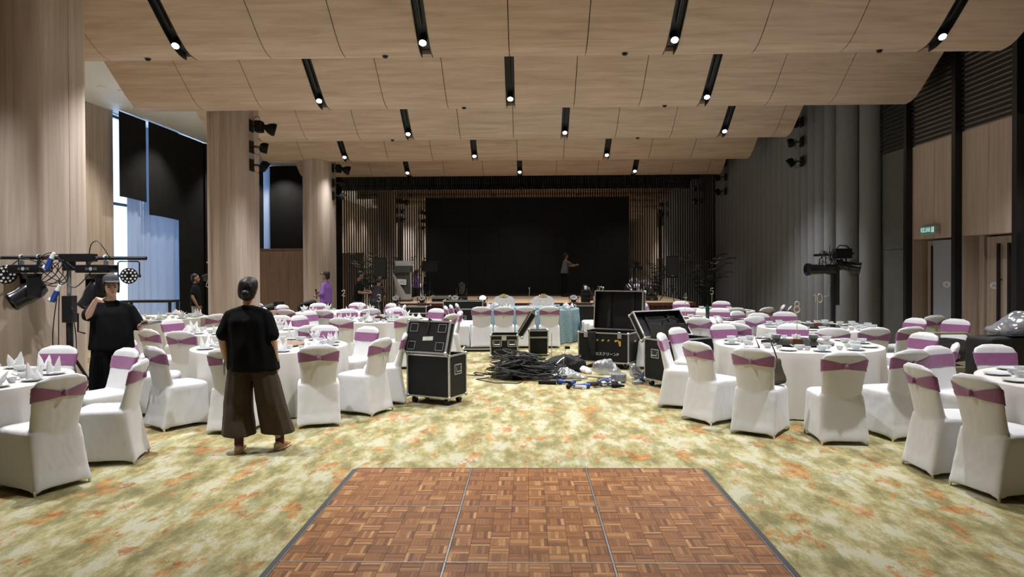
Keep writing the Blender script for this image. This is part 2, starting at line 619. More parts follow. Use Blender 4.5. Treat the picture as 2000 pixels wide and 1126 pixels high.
# sprinkler heads on the lower lips
for (x, ri, w) in [(-5.5, 2, 'left'), (-2.04, 2, 'left middle'), (1.40, 2, 'right middle'), (5.0, 2, 'right'), (-3.2, 4, 'left'), (-1.2, 3, 'left'), (2.6, 3, 'right'), (2.6, 4, 'right')]:
    Yi = ROWS[ri][0]
    t = MB().lathe([(0.012, -0.035), (0.03, -0.03), (0.035, -0.012), (0.045, -0.008), (0.045, 0.0)], 14).build('sprinkler_head', BLACK_METAL, None, True, loc=(x, Yi - 0.09, ZB))
    tag(t, 'small dark sprinkler head, %s one under the %s ceiling row' % (w, ROWNAME[ri]), 'sprinkler', 'sprinkler heads under the ceiling rows')
# plenum above everything
o = MB().box2((-12, -5, 6.5), (9.5, 27, 6.6)).build('ceiling', DARK_CEIL); struct(o, 'dark void above the oak ceiling baffles', 'ceiling')

# ---- window bay ceiling (left)
bay = MB().box2((-10.3, 7.0, 5.52), (-7.0, 26.2, 5.62)).build('ceiling', WHITE_PAINT)
struct(bay, 'flat white painted ceiling over the window bay', 'ceiling')
o = MB().box2((-7.05, 7.0, 5.52), (-7.0, 26.2, 6.5)).build('wall_bulkhead', WHITE_PAINT); struct(o, 'white upstand beside the window bay ceiling', 'wall')
for x, y, w in [(-8.8, 8.2, 'added unseen one, first'), (-8.8, 11.0, 'second'), (-8.85, 14.6, 'third'), (-8.62, 14.95, 'fourth'), (-8.8, 18.1, 'fifth'), (-8.8, 21.8, 'sixth'), (-8.9, 25.2, 'farthest')]:  # nearest two are added out of view to brighten the bay and its mirror image
    t = thing('downlight', 'round white downlight, %s from the camera in the window bay ceiling' % w, 'downlight', (x, y, 5.52), 0, 'downlights in the window bay')
    MB().lathe([(0.075, -0.012), (0.085, -0.008), (0.085, 0.0), (0.06, 0.0), (0.06, -0.01)], 20).build('rim', WHITE_PAINT, t, True)
    MB().cyl((0, 0, -0.006), (0, 0, -0.001), 0.06, 0.06, 20).build('lens', BAYLENS, t)
    l = bpy.data.lights.new('spot', 'SPOT'); l.energy = BAY_W; l.spot_size = radians(110); l.spot_blend = 0.6; l.shadow_soft_size = 0.05; l.color = (1, 0.95, 0.88)
    q = bpy.data.objects.new('spot_beam', l); COL.objects.link(q); q.parent = t; q.location = (0, 0, -0.03)


# ---- oak columns on the left: rounded box clad in panels
def column(yn, label):
    t = thing('column', label, 'column', (-6.025, yn - 0.6, 0), kind='structure')
    hx, hy, r = 0.375, 0.60, 0.26
    pts = []
    for cx, cy, a0 in ((hx - r, -hy + r, -90), (hx - r, hy - r, 0), (-hx + r, hy - r, 90), (-hx + r, -hy + r, 180)):
        for k in range(13):
            a = radians(a0 + 90 * k / 12)
            pts.append(Vector((cx + r * cos(a), cy + r * sin(a), 0)))
    P = []
    n = len(pts)
    for i in range(n):      # resample
        a, b = pts[i], pts[(i + 1) % n]
        d = (b - a).length
        m = max(1, int(d / 0.03))
        for k in range(m):
            P.append(a.lerp(b, k / m))
    n = len(P)
    # seams: start index nearest to the wanted points
    want = [(-0.22, -hy), (hx, 0.10), (0.1, hy), (-hx, 0.0)]
    idx = sorted(min(range(n), key=lambda i: (P[i].x - wx) ** 2 + (P[i].y - wy) ** 2) for wx, wy in want)
    for a, b in zip(idx, idx[1:] + [idx[0] + n]):
        seg = [P[i % n] for i in range(a, b + 1)]
        d0 = (seg[1] - seg[0]).normalized(); d1 = (seg[-1] - seg[-2]).normalized()
        seg[0] = seg[0] + d0 * 0.004; seg[-1] = seg[-1] - d1 * 0.004
        inn = []
        for i, p in enumerate(seg):
            dd = (seg[min(i + 1, len(seg) - 1)] - seg[max(i - 1, 0)]).normalized()
            inn.append(p + Vector((-dd.y, dd.x, 0)) * 0.02)
        ring = [(p.x, p.y) for p in seg] + [(p.x, p.y) for p in inn[::-1]]
        MB().loft([[(x, y, 0.0) for x, y in ring], [(x, y, 6.5) for x, y in ring]]).build('panel', PIL_WOOD, t, True, 35)
    MB().box2((-hx + 0.12, -hy + 0.12, 0), (hx - 0.12, hy - 0.12, 6.5)).build('core', DARK_CEIL, t)
    return t


column(9.15, 'nearest round-cornered oak clad column at the left')
column(15.05, 'middle round-cornered oak clad column carrying three spotlights')
column(21.05, 'farthest round-cornered oak clad column beside the stage')

# ---- left wall: oak up to the windows, then glazing
o = MB().box2((-10.4, -5, 0), (-9.95, 16.85, 6.5)).build('wall_left', WALL_WOOD); struct(o, 'oak clad left wall before the windows', 'wall')
o = MB().box2((-10.4, 16.85, 5.52), (-10.0, 26.2, 6.5)).build('wall_left', WHITE_PAINT); struct(o, 'white wall strip above the tall windows', 'wall')
win = thing('window_1', 'tall glazed window wall behind dark blinds at left', 'window', (-10.1, 16.85, 0), kind='structure')
ys = [0.0, 1.15, 2.7, 4.3, 5.9, 7.5, 9.3]
for y in ys:
    MB().box2((-0.05, y - 0.03, 0), (0.05, y + 0.03, 5.52)).build('mullion', BLACK_METAL, win)
for z in (0.05, 3.33, 5.45):
    MB().box2((-0.045, 0, z - 0.035), (0.045, 9.3, z + 0.035)).build('transom', BLACK_METAL, win)
for a, b in zip(ys, ys[1:]):
    MB().box2((-0.006, a + 0.03, 0.09), (0.006, b - 0.03, 3.29)).build('pane', GLASS, win)
    MB().box2((-0.006, a + 0.03, 3.37), (0.006, b - 0.03, 5.41)).build('pane', GLASS, win)


def drape(name, m, p0, p1, z0, z1, amp, waves, label, group, thick=0.006, zs=6, lean=0.0, swell=0.0):
    """hanging cloth between p0 and p1 (floor plan), with folds"""
    p0 = Vector((*p0, 0)); p1 = Vector((*p1, 0))
    d = p1 - p0; L = d.length; d.normalize(); nrm = Vector((-d.y, d.x, 0))
    N = max(12, int(waves * 8))
    top = []; rows = []
    for j in range(zs + 1):
        f = j / zs
        z = z1 + (z0 - z1) * f
        row = []
        for i in range(N + 1):
            u = i / N
            a = amp * (0.5 + 0.5 * f) * sin(2 * pi * waves * u + 1.3 * sin(5 * u)) + swell * sin(pi * f) * sin(2.2 * u + 1)
            row.append(p0 + d * (L * u + lean * f) + nrm * a + Vector((0, 0, z + (0.02 * sin(3 * u + 1) if j == zs else 0))))
        rows.append(row)
    m_ = MB()
    rings = []
    for row in rows:
        back = [q + nrm * thick for q in row[::-1]]
        rings.append([tuple(q) for q in row + back])
    m_.loft(rings)
    o = m_.build(name, m, None, True, 60)
    tag(o, label, 'curtain' if 'curtain' in name else 'blind', group)
    return o


drape('blackout_blind', BLACKOUT, (-9.72, 16.72), (-9.72, 17.90), 3.45, 5.5, 0.006, 1.0, 'short black blind nearest the bright window edge, ending high', 'dark window blinds')
drape('blackout_blind', BLACKOUT, (-9.66, 17.93), (-9.66, 19.47), 3.10, 5.5, 0.008, 1.5, 'wide black blind ending halfway, sheer cloth showing below', 'dark window blinds')
drape('blackout_blind', BLACKOUT, (-9.70, 19.54), (-9.70, 21.25), 0.02, 5.5, 0.010, 1.5, 'full length black blind right of the blue sheer curtain', 'dark window blinds')
drape('blackout_blind', BLACKOUT, (-9.66, 21.08), (-9.66, 22.8), 0.02, 5.5, 0.010, 1.5, 'full length black blind just left of the middle column', 'dark window blinds')
drape('blackout_blind', BLACKOUT, (-9.70, 22.85), (-9.70, 25.9), 0.02, 5.5, 0.010, 2.5, 'full length black blind hidden behind the middle column', 'dark window blinds')
drape('sheer_curtain', SHEER, (-9.86, 17.28), (-9.86, 17.95), 0.03, 5.4, 0.035, 3.0, 'narrow grey sheer curtain beside the bright window edge', 'sheer window curtains')
drape('sheer_curtain', SHEER, (-9.84, 17.97), (-9.84, 19.85), 0.03, 5.4, 0.03, 5.0, 'pale blue sheer curtain hanging below the wide black blind', 'sheer window curtains')
# back wall of the bay with its window
o = MB().box2((-10.3, 26.0, 0), (-6.3, 26.3, 2.2)).build('wall_back', WALL_WOOD); struct(o, 'low wall under the rear bay window', 'wall')
o = MB().box2((-9.45, 26.05, 2.2), (-6.3, 26.3, 6.5)).build('wall_back', WHITE_PAINT); struct(o, 'wall behind the rear black blind', 'wall')
o = MB().box2((-10.3, 26.0, 2.2), (-10.1, 26.3, 6.5)).build('wall_back', WHITE_PAINT); struct(o, 'narrow wall corner of the window bay', 'wall')
w2 = thing('window_2', 'slim window beside the rear black blind', 'window', (-9.78, 26.1, 2.2), kind='structure')
MB().box2((-0.33, -0.006, 0), (0.33, 0.006, 3.32)).build('pane', GLASS, w2)
for x in (-0.31, 0.31):
    MB().box2((x - 0.03, -0.03, 0), (x + 0.03, 0.03, 3.32)).build('mullion', BLACK_METAL, w2)
daylight('rear_window_daylight', (-9.78, 26.5, 3.9), (radians(90), 0, pi), 0.6, 3.2, 30)
drape('sheer_curtain', SHEER, (-10.0, 25.93), (-9.45, 25.93), 0.03, 5.5, 0.02, 3.0, 'slim pale sheer curtain left of the rear black blind', 'sheer window curtains')
drape('blackout_blind', BLACKOUT, (-9.45, 25.86), (-6.5, 25.86), 0.03, 5.5, 0.006, 1.5, 'black blind between the middle and far columns', 'dark window blinds')
# walnut partition
t = thing('wall_partition', 'walnut partition panel between the middle and far columns', 'partition', (-7.6, 22.4, 0), kind='structure')
MB().box2((-0.95, -0.05, 0), (0.0, 0.05, 2.34)).build('panel', PART_WOOD, t)
MB().box2((0.006, -0.05, 0), (0.95, 0.05, 2.34)).build('panel', PART_WOOD, t)
MB().box2((-0.96, -0.06, 2.34), (0.96, 0.06, 2.37)).build('capping', PART_WOOD, t)

# ---- mirror wall with dark slats behind the stage
mw = thing('wall_back', 'tinted mirror wall behind dark vertical slats', 'wall', (0, 25.5, 0), kind='structure')
MB().box2((-6.7, 0.018, 0), (6.75, 0.06, 6.5)).build('mirror', MIRROR, mw)
SLAT = mat('dark_slat', (0.012, 0.011, 0.010), 0.6)
sm = MB().box2((-0.016, -0.012, 0.0), (0.016, 0.017, 6.38)).mesh('slat', SLAT)
x = -6.62
while x < 6.7:
    link('slat', sm, mw, (x, 0, 0))
    x += 0.0845
MB().box2((-6.7, -0.02, 6.38), (6.75, 0.017, 6.5)).build('head_rail', SLAT, mw)

# ---- right wall: grey half-round flutes, then a plain panel, then the door bays
fl = thing('wall_right', 'tall grey fluted acoustic wall at right', 'wall', kind='structure')
path = [(6.80, 25.5)]
y = 25.5
while y > 16.75:
    y -= 0.415
    path.append((6.80, y))
big = [(6.86, 16.0), (7.16, 15.55), (7.46, 15.15)]


def flute(a, b, bulge, name='flute'):
    a = Vector((*a, 0)); b = Vector((*b, 0))
    d = (b - a); L = d.length; d.normalize(); nrm = Vector((d.y, -d.x, 0))     # towards the room
    if nrm.x > 0:
        nrm = -nrm
    f = []
    for k in range(9):
        u = k / 8
        f.append(a + d * (0.022 + (L - 0.044) * u) + nrm * (bulge * sin(pi * u) ** 0.75))
    bk = [a + d * (L - 0.022) - nrm * 0.05, a + d * 0.022 - nrm * 0.05]
    ring = f + bk
    MB().loft([[(p.x, p.y, 0.0) for p in ring], [(p.x, p.y, 6.5) for p in ring]]).build(name, GREY_FLUTE, fl, True, 50)


for a, b in zip(path, path[1:]):
    flute(a, b, 0.15)
lasty = path[-1]
for a, b in zip([lasty] + big, big):
    flute(a, b, 0.13)
MB().box2((6.90, 16.4, 0), (7.1, 25.6, 6.5)).build('backing', DARK_CEIL, fl)
pp = thing('wall_right', 'plain grey wall panel left of the doors', 'wall', (7.52, 14.2, 0), kind='structure')
MB().box2((-0.02, 0.0, 0), (0.3, 1.05, 2.05)).build('panel', GREY_PLAIN, pp)
MB().box2((-0.02, 0.0, 2.06), (0.3, 1.05, 6.5)).build('panel', GREY_PLAIN, pp)


def bay(y0, y1, n, open_leaf):
    """one bay of the door wall: y0 near, y1 far"""
    r = thing('wall_right', ['oak clad bay above the part open grey door', 'oak clad bay above the closed oak doors', 'oak clad wall bay at the right edge'][n], 'wall', (7.52, y0, 0), kind='structure')
    Lb = y1 - y0
    mid = Lb / 2
    # upper oak panels
    MB().box2((0, 0, 2.23), (0.04, mid - 0.003, 4.03)).build('panel', WALL_WOOD, r)
    MB().box2((0, mid + 0.003, 2.23), (0.04, Lb, 4.03)).build('panel', WALL_WOOD, r)
    # reveal
    MB().box2((0.04, 0, 2.23), (0.62, Lb, 2.30)).build('soffit', WALL_WOOD, r)
    MB().box2((0.0, Lb - 0.04, 0), (0.60, Lb, 2.23)).build('jamb', WALL_WOOD, r)
    MB().box2((0.0, 0.0, 0), (0.60, 0.04, 2.23)).build('jamb', WALL_WOOD, r)
    MB().box2((0.60, 0.0, 0), (0.66, Lb, 6.5)).build('backing', WALL_WOOD if n else BLACK, r)
    # grille above
    MB().box2((0.035, 0, 4.03), (0.09, Lb, 6.5)).build('grille_backing', WALL_WOOD, r)
    z = 4.06
    while z < 6.4:
        MB().box2((-0.02, 0, z), (0.012, Lb, z + 0.042)).build('slat', SLAT, r)
        z += 0.086
    return r


bay(12.56, 14.05, 0, True)
bay(11.03, 12.47, 1, False)
bay(9.45, 10.9, 2, False)
# dark grille continues over the plain grey panel
g = thing('wall_right', 'dark horizontal slat grille above the plain grey panel', 'wall', (7.50, 14.15, 0), kind='structure')
z = 4.06
while z < 6.4:
    MB().box2((-0.05, 0, z), (0.0, 1.3, z + 0.042)).build('slat', SLAT, g)
    z += 0.086
for i, (yc, w) in enumerate([(14.1, 'left of the part open grey door'), (12.515, 'between the grey door and oak doors'), (10.965, 'right of the closed oak doors')]):
    o = MB().box2((7.40, yc - 0.055, 0), (7.56, yc + 0.055, 6.5)).build('trim_%d' % (i + 1), BLACK_METAL)
    struct(o, 'black steel wall post %s' % w, 'post')
o = MB().box2((7.52, -5, 0), (8.3, 9.4, 6.5)).build('wall_right', WALL_WOOD); struct(o, 'oak clad right wall beside the camera', 'wall')
o = MB().box2((8.3, 9.0, 0), (8.4, 26.4, 6.5)).build('wall_right', BLACK); struct(o, 'dark outer wall behind the right hand panels', 'wall')
o = MB().box2((-12, -5.2, 0), (9.5, -5, 6.5)).build('wall_front', WALL_WOOD); struct(o, 'oak wall behind the camera', 'wall')
o = MB().box2((-6.7, 25.62, 0), (9.5, 26.4, 6.5)).build('wall_back', DARK_CEIL); struct(o, 'wall body behind the mirror', 'wall')

# doors
GREY_DOOR = mat('grey_door', (0.34, 0.37, 0.44), 0.5, var=0.05)
TAGM = mat('white_sign_plate', (0.75, 0.76, 0.78), 0.4)
INKM = mat('grey_print', (0.25, 0.28, 0.33), 0.6)


def plate(parent, x, y, z, face):
    """oval notice on a door; face = rotation about Z that turns +y local outwards"""
    p = MB().cyl((0, 0, 0), (0, 0.004, 0), 0.5, 0.5, 28).build('notice', TAGM, parent, loc=(x, y, z), rotz=face)
    p.scale = (0.24, 1, 0.115)
    for i, w in enumerate((0.030, 0.050, 0.070)):
        q = MB().box2((-w, 0.004, -0.006), (w, 0.006, 0.006)).build('print_line', INKM, p)
        q.scale = (1 / 0.24, 1, 1 / 0.115); q.location = (0, 0, (0.026 - i * 0.022) / 0.115)
    return p


d1 = thing('door_1', 'grey blue door standing part open under the exit sign', 'door', (7.79, 13.96, 0), kind='structure')
MB().box2((-0.025, -1.30, 0.01), (0.025, -0.16, 2.2)).build('leaf', GREY_DOOR, d1)
MB().box2((-0.03, -0.15, 0.01), (0.02, -0.02, 2.2)).build('frame', WALL_WOOD, d1)
MB().box2((-0.05, -0.19, 0.6), (-0.026, -0.155, 2.1)).build('edge_strip', BLACK_METAL, d1)
plate(d1, -0.026, -0.64, 1.37, pi / 2)
d2 = thing('door_2', 'closed oak double doors with long black pull handles', 'door', (7.84, 11.03, 0), kind='structure')
for ya, yb in ((0.06, 0.70), (0.71, 1.22)):
    MB().box2((-0.025, ya, 0.01), (0.025, yb, 2.2)).build('leaf', WALL_WOOD, d2)
MB().box2((-0.06, 1.25, 0.0), (0.02, 1.38, 2.23)).build('frame', WALL_WOOD, d2)
for yh in (0.58, 0.84):
    h = MB().box2((-0.10, yh - 0.022, 0.55), (-0.06, yh + 0.022, 2.08)).build('pull_handle', BLACK_METAL, d2)
    for z in (0.8, 1.48):
        MB().box2((-0.07, yh - 0.012, z - 0.012), (-0.02, yh + 0.012, z + 0.012)).build('standoff', BLACK_METAL, h)
plate(d2, -0.026, 1.02, 1.38, pi / 2)
# exit sign
GREEN = mat('exit_green', (0.02, 0.22, 0.17), 0.4, emit=0.25)
EXITW = mat('exit_white', (0.75, 0.85, 0.82), 0.4, emit=0.5)
t = thing('exit_sign', 'green exit sign reading KELUAR above the grey door', 'sign', (7.44, 13.36, 2.38))
MB().box2((-0.01, -0.25, -0.075), (0.075, 0.25, 0.075), 0.006).build('housing', mat('sign_grey', (0.5, 0.52, 0.52), 0.5), t)
f = MB().box2((-0.016, -0.24, -0.068), (-0.009, 0.24, 0.068)).build('face', GREEN, t)
tm = text_mesh('KELUAR', 0.125, EXITW, 0.0015)
q = link('lettering', tm, f); q.matrix_local = Matrix.Translation((-0.018, 0.052, 0)) @ Matrix.Rotation(-pi / 2, 4, 'Z') @ Matrix.Rotation(pi / 2, 4, 'X') @ Matrix.Diagonal((0.70, 1, 1, 1))
m = MB()
m.box2((-0.020, -0.22, -0.05), (-0.016, -0.212, 0.05)); m.box2((-0.020, -0.15, -0.05), (-0.016, -0.142, 0.05)); m.box2((-0.020, -0.22, 0.043), (-0.016, -0.142, 0.05))
m.ball((-0.018, -0.185, 0.028), 0.011, 8, (0.3, 1, 1))
m.tube([(-0.018, -0.183, 0.015), (-0.018, -0.18, -0.012), (-0.018, -0.168, -0.045)], 0.006, 5)
m.tube([(-0.018, -0.18, -0.012), (-0.018, -0.20, -0.03), (-0.018, -0.207, -0.045)], 0.006, 5)
m.tube([(-0.018, -0.165, 0.0), (-0.018, -0.183, 0.012), (-0.018, -0.203, 0.004)], 0.005, 5)
m.build('running_man', EXITW, f)

# ---- stage
st = thing('stage', 'low wooden stage with dark maroon skirting', 'stage', (0, 19.6, 0), kind='structure')
MB().box2((-3.9, 0, 0.68), (4.6, 5.6, 0.745)).build('deck', STAGE_WOOD, st)
MB().box2((-3.85, 0.10, 0.0), (4.55, 5.5, 0.68)).build('carcass', BLACK, st)
SKIRT = mat('maroon_skirt', (0.045, 0.014, 0.012), 0.8)
m = MB()
N = 420
f_ = []; b_ = []
for i in range(N + 1):
    u = i / N
    x = -3.9 + 8.5 * u
    f_.append((x, 0.03 + 0.022 * sin(u * 2 * pi * 60 + sin(u * 40)))); b_.append((x, 0.075))
ring = f_ + b_[::-1]
m.loft([[(x, y, 0.01) for x, y in ring], [(x, y, 0.66) for x, y in ring]])
m.build('skirt', SKIRT, st, True, 60)
MB().box2((-3.92, -0.005, 0.66), (4.62, 0.03, 0.75)).build('nosing', mat('maroon_nosing', (0.10, 0.03, 0.02), 0.5), st)

# ---- LED screen on the stage
SCR = mat('black_led_module', (0.006, 0.006, 0.0063), 0.6, spec=0.2)
sc_ = thing('led_screen', 'huge switched-off black video screen on the stage', 'screen', (-0.02, 24.75, 0.745))
Wd, Hd = 6.98, 3.36
nx, nz = 14, 7
mm = MB().box2((0.0015, 0, 0.0015), (Wd / nx - 0.0015, 0.06, Hd / nz - 0.0015)).mesh('module', SCR)
for i in range(nx):
    for j in range(nz):
        link('module', mm, sc_, (-Wd / 2 + i * Wd / nx, 0, 0.08 + j * Hd / nz))
MB().box2((-Wd / 2, 0.061, 0.0), (Wd / 2, 0.12, Hd + 0.08)).build('frame', BLACK_METAL, sc_)
MB().box2((-Wd / 2, 0, 0.0), (Wd / 2, 0.06, 0.078)).build('base_beam', BLACK_METAL, sc_)
for x in (-Wd / 2 - 0.06, Wd / 2):
    MB().box2((x, -0.02, 0.0), (x + 0.06, 0.10, Hd + 0.09)).build('side_trim', BLACK, sc_)

# ================================================================== DANCE FLOOR
PS = 0.962
teak = bpy.data.materials.new('teak_parquet')
t_, b_ = nt(teak)
tc = t_.nodes.new('ShaderNodeTexCoord')
at = t_.nodes.new('ShaderNodeAttribute'); at.attribute_name = 'strip'
oi = t_.nodes.new('ShaderNodeObjectInfo')
rp = t_.nodes.new('ShaderNodeValToRGB')
cr = rp.color_ramp
for p, c in [(0.15, (0.150, 0.058, 0.019)), (0.45, (0.26, 0.107, 0.036)), (0.75, (0.32, 0.142, 0.050)), (0.97, (0.47, 0.25, 0.10))]:
    e = cr.elements.new(p); e.color = (*c, 1)
cr.elements.remove(cr.elements[0]); cr.elements.remove(cr.elements[-1])
t_.links.new(at.outputs['Fac'], rp.inputs['Fac'])
ns = t_.nodes.new('ShaderNodeTexNoise'); ns.inputs['Scale'].default_value = 1.0; ns.inputs['Detail'].default_value = 5
atv = t_.nodes.new('ShaderNodeAttribute'); atv.attribute_name = 'grain'
t_.links.new(atv.outputs['Vector'], ns.inputs['Vector'])
hv = t_.nodes.new('ShaderNodeHueSaturation')
mr = t_.nodes.new('ShaderNodeMapRange'); mr.inputs[1].default_value = 0.3; mr.inputs[2].default_value = 0.7; mr.inputs[3].default_value = 0.75; mr.inputs[4].default_value = 1.25
t_.links.new(ns.outputs['Fac'], mr.inputs[0]); t_.links.new(mr.outputs[0], hv.inputs['Value'])
t_.links.new(rp.outputs['Color'], hv.inputs['Color']); t_.links.new(hv.outputs['Color'], b_.inputs['Base Color'])
b_.inputs['Roughness'].default_value = 0.45
b_.inputs['Specular IOR Level'].default_value = 0.35
rnd = random.Random(3)


def parquet_block(k):
    """one mosaic block: five fingers with fine joints"""
    s = 0.1172
    bm = bmesh.new()
    n = 5
    w = s / n
    vals = []
    for i in range(n):
        a = -s / 2 + i * w + 0.0004; b = -s / 2 + (i + 1) * w - 0.0004
        h = 0.0002 * rnd.random()
        lo = [bm.verts.new((x, y, 0.0)) for x, y in ((a, -s / 2 + 0.0004), (b, -s / 2 + 0.0004), (b, s / 2 - 0.0004), (a, s / 2 - 0.0004))]
        hi = [bm.verts.new((v.co.x, v.co.y, 0.004 + h)) for v in lo]
        for q in range(4):
            bm.faces.new((lo[q], lo[(q + 1) % 4], hi[(q + 1) % 4], hi[q]))
        bm.faces.new(hi)
        vals.append(min(1, max(0, rnd.gauss(0.5, 0.22))))
    me = bpy.data.meshes.new('parquet_block'); bm.to_mesh(me); bm.free()
    me.materials.append(teak)
    A = me.attributes.new('strip', 'FLOAT', 'FACE')
    G = me.attributes.new('grain', 'FLOAT_VECTOR', 'POINT')
    for p in me.polygons:
        A.data[p.index].value = vals[p.index // 5]
    for v in me.vertices:
        G.data[v.index].vector = (v.co.x * 160 + k * 13, v.co.y * 14 + k * 7, k)
    return me


BLK = [parquet_block(k) for k in range(16)]
RUBBER = mat('charcoal_ramp', (0.055, 0.055, 0.055), 0.6)
colw = ['left', 'middle', 'right']; roww = ['far', 'middle', 'near']
for r in range(3):
    for c in range(3):
        x0 = -1.444 + c * PS; y1 = 5.96 - r * PS
        t = thing('dance_floor_panel', 'teak parquet dance floor panel, %s row, %s column' % (roww[r], colw[c]), 'floor panel', (x0 + PS / 2, y1 - PS / 2, 0), 0, 'portable dance floor panels')
        MB().box2((-PS / 2 + 0.002, -PS / 2 + 0.002, 0.001), (PS / 2 - 0.002, PS / 2 - 0.002, 0.016)).build('base', BLACK, t)
        m = MB()
        e = PS / 2 - 0.001
        for a, b in (((-e, -e), (e, -e + 0.004)), ((-e, e - 0.004), (e, e)), ((-e, -e), (-e + 0.004, e)), ((e - 0.004, -e), (e, e))):
            m.box2((a[0], a[1], 0.002), (b[0], b[1], 0.0215))
        m.build('edge_trim', ALU, t)
        bs = (PS - 0.016) / 8
        for i in range(8):
            for j in range(8):
                q = link('parquet_block', BLK[rnd.randrange(16)], t, (-PS / 2 + 0.008 + bs * (i + 0.5), -PS / 2 + 0.008 + bs * (j + 0.5), 0.016))
                q.rotation_euler = (0, 0, (pi / 2 if (i + j) % 2 else 0) + (pi if rnd.random() < 0.5 else 0))
        for side, cc in ((-1, 0), (1, 2)):
            if c == cc:
                q = MB().prism([(0, 0), (0.055, 0), (0.048, 0.006), (0.0, 0.022)], PS - 0.002, Matrix.Translation((side * PS / 2, PS / 2 - 0.001 if side > 0 else -PS / 2 + 0.001, 0.0)) @ Matrix.Rotation(0 if side > 0 else pi, 4, 'Z') @ Matrix.Rotation(pi / 2, 4, 'X'))
                q.build('edge_ramp', RUBBER, t)
        if r == 0:
            MB().box2((-PS / 2, PS / 2, 0), (PS / 2, PS / 2 + 0.014, 0.02)).build('edge_strip', mat('grey_strip', (0.25, 0.24, 0.22), 0.5), t)

# ================================================================== CHAIRS
def superring(hx, y0, y1, z, n, N=36, pinch=0.0):
    cy = (y0 + y1) / 2; hy = (y1 - y0) / 2
    out = []
    for k in range(N):
        a = 2 * pi * (k + 0.5) / N
        ca, sa = cos(a), sin(a)
        x = hx * math.copysign(abs(ca) ** (2 / n), ca); y = hy * math.copysign(abs(sa) ** (2 / n), sa)
        f = 1 - pinch * abs(cos(2 * a)) ** 1.5
        out.append((x * f, cy + y * f, z))
    return out


def chair_meshes():
    m = MB()
    N = 36
    # skirt and seat; front is +y
    rings = []
    spec = [(0.0, 0.243, -0.315, 0.262, 9, 0.055), (0.05, 0.240, -0.305, 0.258, 9, 0.05), (0.15, 0.235, -0.285, 0.252, 8, 0.042), (0.27, 0.229, -0.262, 0.247, 7, 0.03),
            (0.37, 0.225, -0.245, 0.244, 7, 0.015), (0.42, 0.224, -0.235, 0.243, 6, 0.0), (0.452, 0.221, -0.230, 0.240, 6, 0), (0.470, 0.212, -0.222, 0.230, 5, 0), (0.480, 0.19, -0.20, 0.205, 5, 0), (0.484, 0.10, -0.10, 0.11, 4, 0)]
    for z, hx, y0, y1, n, pin in spec:
        r = superring(hx, y0, y1, z, n, N, pin)
        if z < 0.06:     # hem pulled up between the legs
            r = [(x, y, z + 0.012 + 0.028 * abs(cos(2 * (2 * pi * (k + 0.5) / N))) ** 1.5) for k, (x, y, _) in enumerate(r)]
        rings.append(r)
    m.loft(rings, True, True)
    # backrest slab
    rings = []
    NB = 32
    Z0, Z1 = 0.36, 0.895
    S = 15
    for j in range(S + 1):
        f = j / S
        z = Z0 + (Z1 - Z0) * f
        yc = back_y(z)
        th = back_t(z)
        w = back_w(z)
        rings.append([back_pt(k / NB * 2 * pi, z, 0.0) for k in range(NB)])
    m.loft(rings, True, True)
    cover = remesh(m, 0.0105, 5, 0.0022, 16)
    cover.materials.append(COVER)
    # sash band around the backrest: flat in front, gathered to the knot behind
    m = MB()
    NS = 48
    V = 6
    grid = []
    zc = 0.752
    for k in range(NS):
        a = 2 * pi * k / NS
        x0, y0, _ = back_pt(a, zc, 0.0)
        w = back_w(zc)
        rear = max(0.0, -sin(a))            # 1 at the middle of the back side
        u = min(1.0, abs(x0) / w)
        if sin(a) < 0:
            h = 0.032 + (0.118 - 0.032) * u ** 0.9
            zm = zc + 0.012 - 0.018 * (1 - u)
        else:
            h = 0.118
            zm = zc
        col = []
        for v in range(V + 1):
            s = v / V - 0.5
            z = zm + s * h
            wr = 0.0045 + 0.003 * sin(v * 2.6 + k * 0.7) * (1 if sin(a) < 0 else 0.35) + (0.004 * (1 - u) if sin(a) < 0 else 0)
            col.append(back_pt(a, z, wr))
        grid.append(col)
    vs = [[m.bm.verts.new(p) for p in c] for c in grid]
    for k in range(NS):
        for v in range(V):
            a, b = vs[k], vs[(k + 1) % NS]
            m.bm.faces.new((a[v], b[v], b[v + 1], a[v + 1]))
    sash = m.mesh('sash', SASH, True, 180)
    m = MB()
    yk = back_pt(-pi / 2, zc, 0.0)[1]
    m.ball((0, yk - 0.012, zc + 0.002), 0.026, 12, (0.8, 0.75, 0.95))
    m.box((0, yk - 0.012, zc + 0.002), (0.02, 0.03, 0.05), None, 0.008)
    knot = m.mesh('knot', SASH, True, 180)
    foot = MB().cyl((0, 0, 0), (0, 0, 0.045), 0.011, 0.013, 10).mesh('foot', CHROME, True)
    return cover, sash, knot, foot


def back_y(z):
    f = (z - 0.45) / 0.45
    return -0.185 - 0.125 * max(f, -0.2) ** 1.0 if f > 0 else -0.185 - 0.10 * f


def back_t(z):
    f = max(0, min(1, (z - 0.36) / 0.30))
    t = 0.060 - 0.028 * f
    if z > 0.86:
        t *= sqrt(max(0.05, 1 - ((z - 0.86) / 0.037) ** 2))
    return t


def back_w(z):
    w = 0.186 + 0.030 * max(0, min(1, (z - 0.47) / 0.33))
    if z < 0.47:
        w = 0.186 + 0.035 * (0.47 - z) / 0.11
    if z > 0.80:
        w *= (max(0.0, 1 - ((z - 0.80) / 0.102) ** 2.6)) ** 0.42
    return max(w, 0.02)


def back_pt(a, z, off):
    ca, sa = cos(a), sin(a)
    n = 3.2
    w = back_w(z) + off; t = back_t(z) + off
    x = w * math.copysign(abs(ca) ** (2 / n), ca)
    y = t * math.copysign(abs(sa) ** (2 / n), sa)
    # slight wrap towards the sitter at the sides
    return (x, back_y(z) + y + 0.05 * (x / 0.21) ** 2 * 0.5, z)


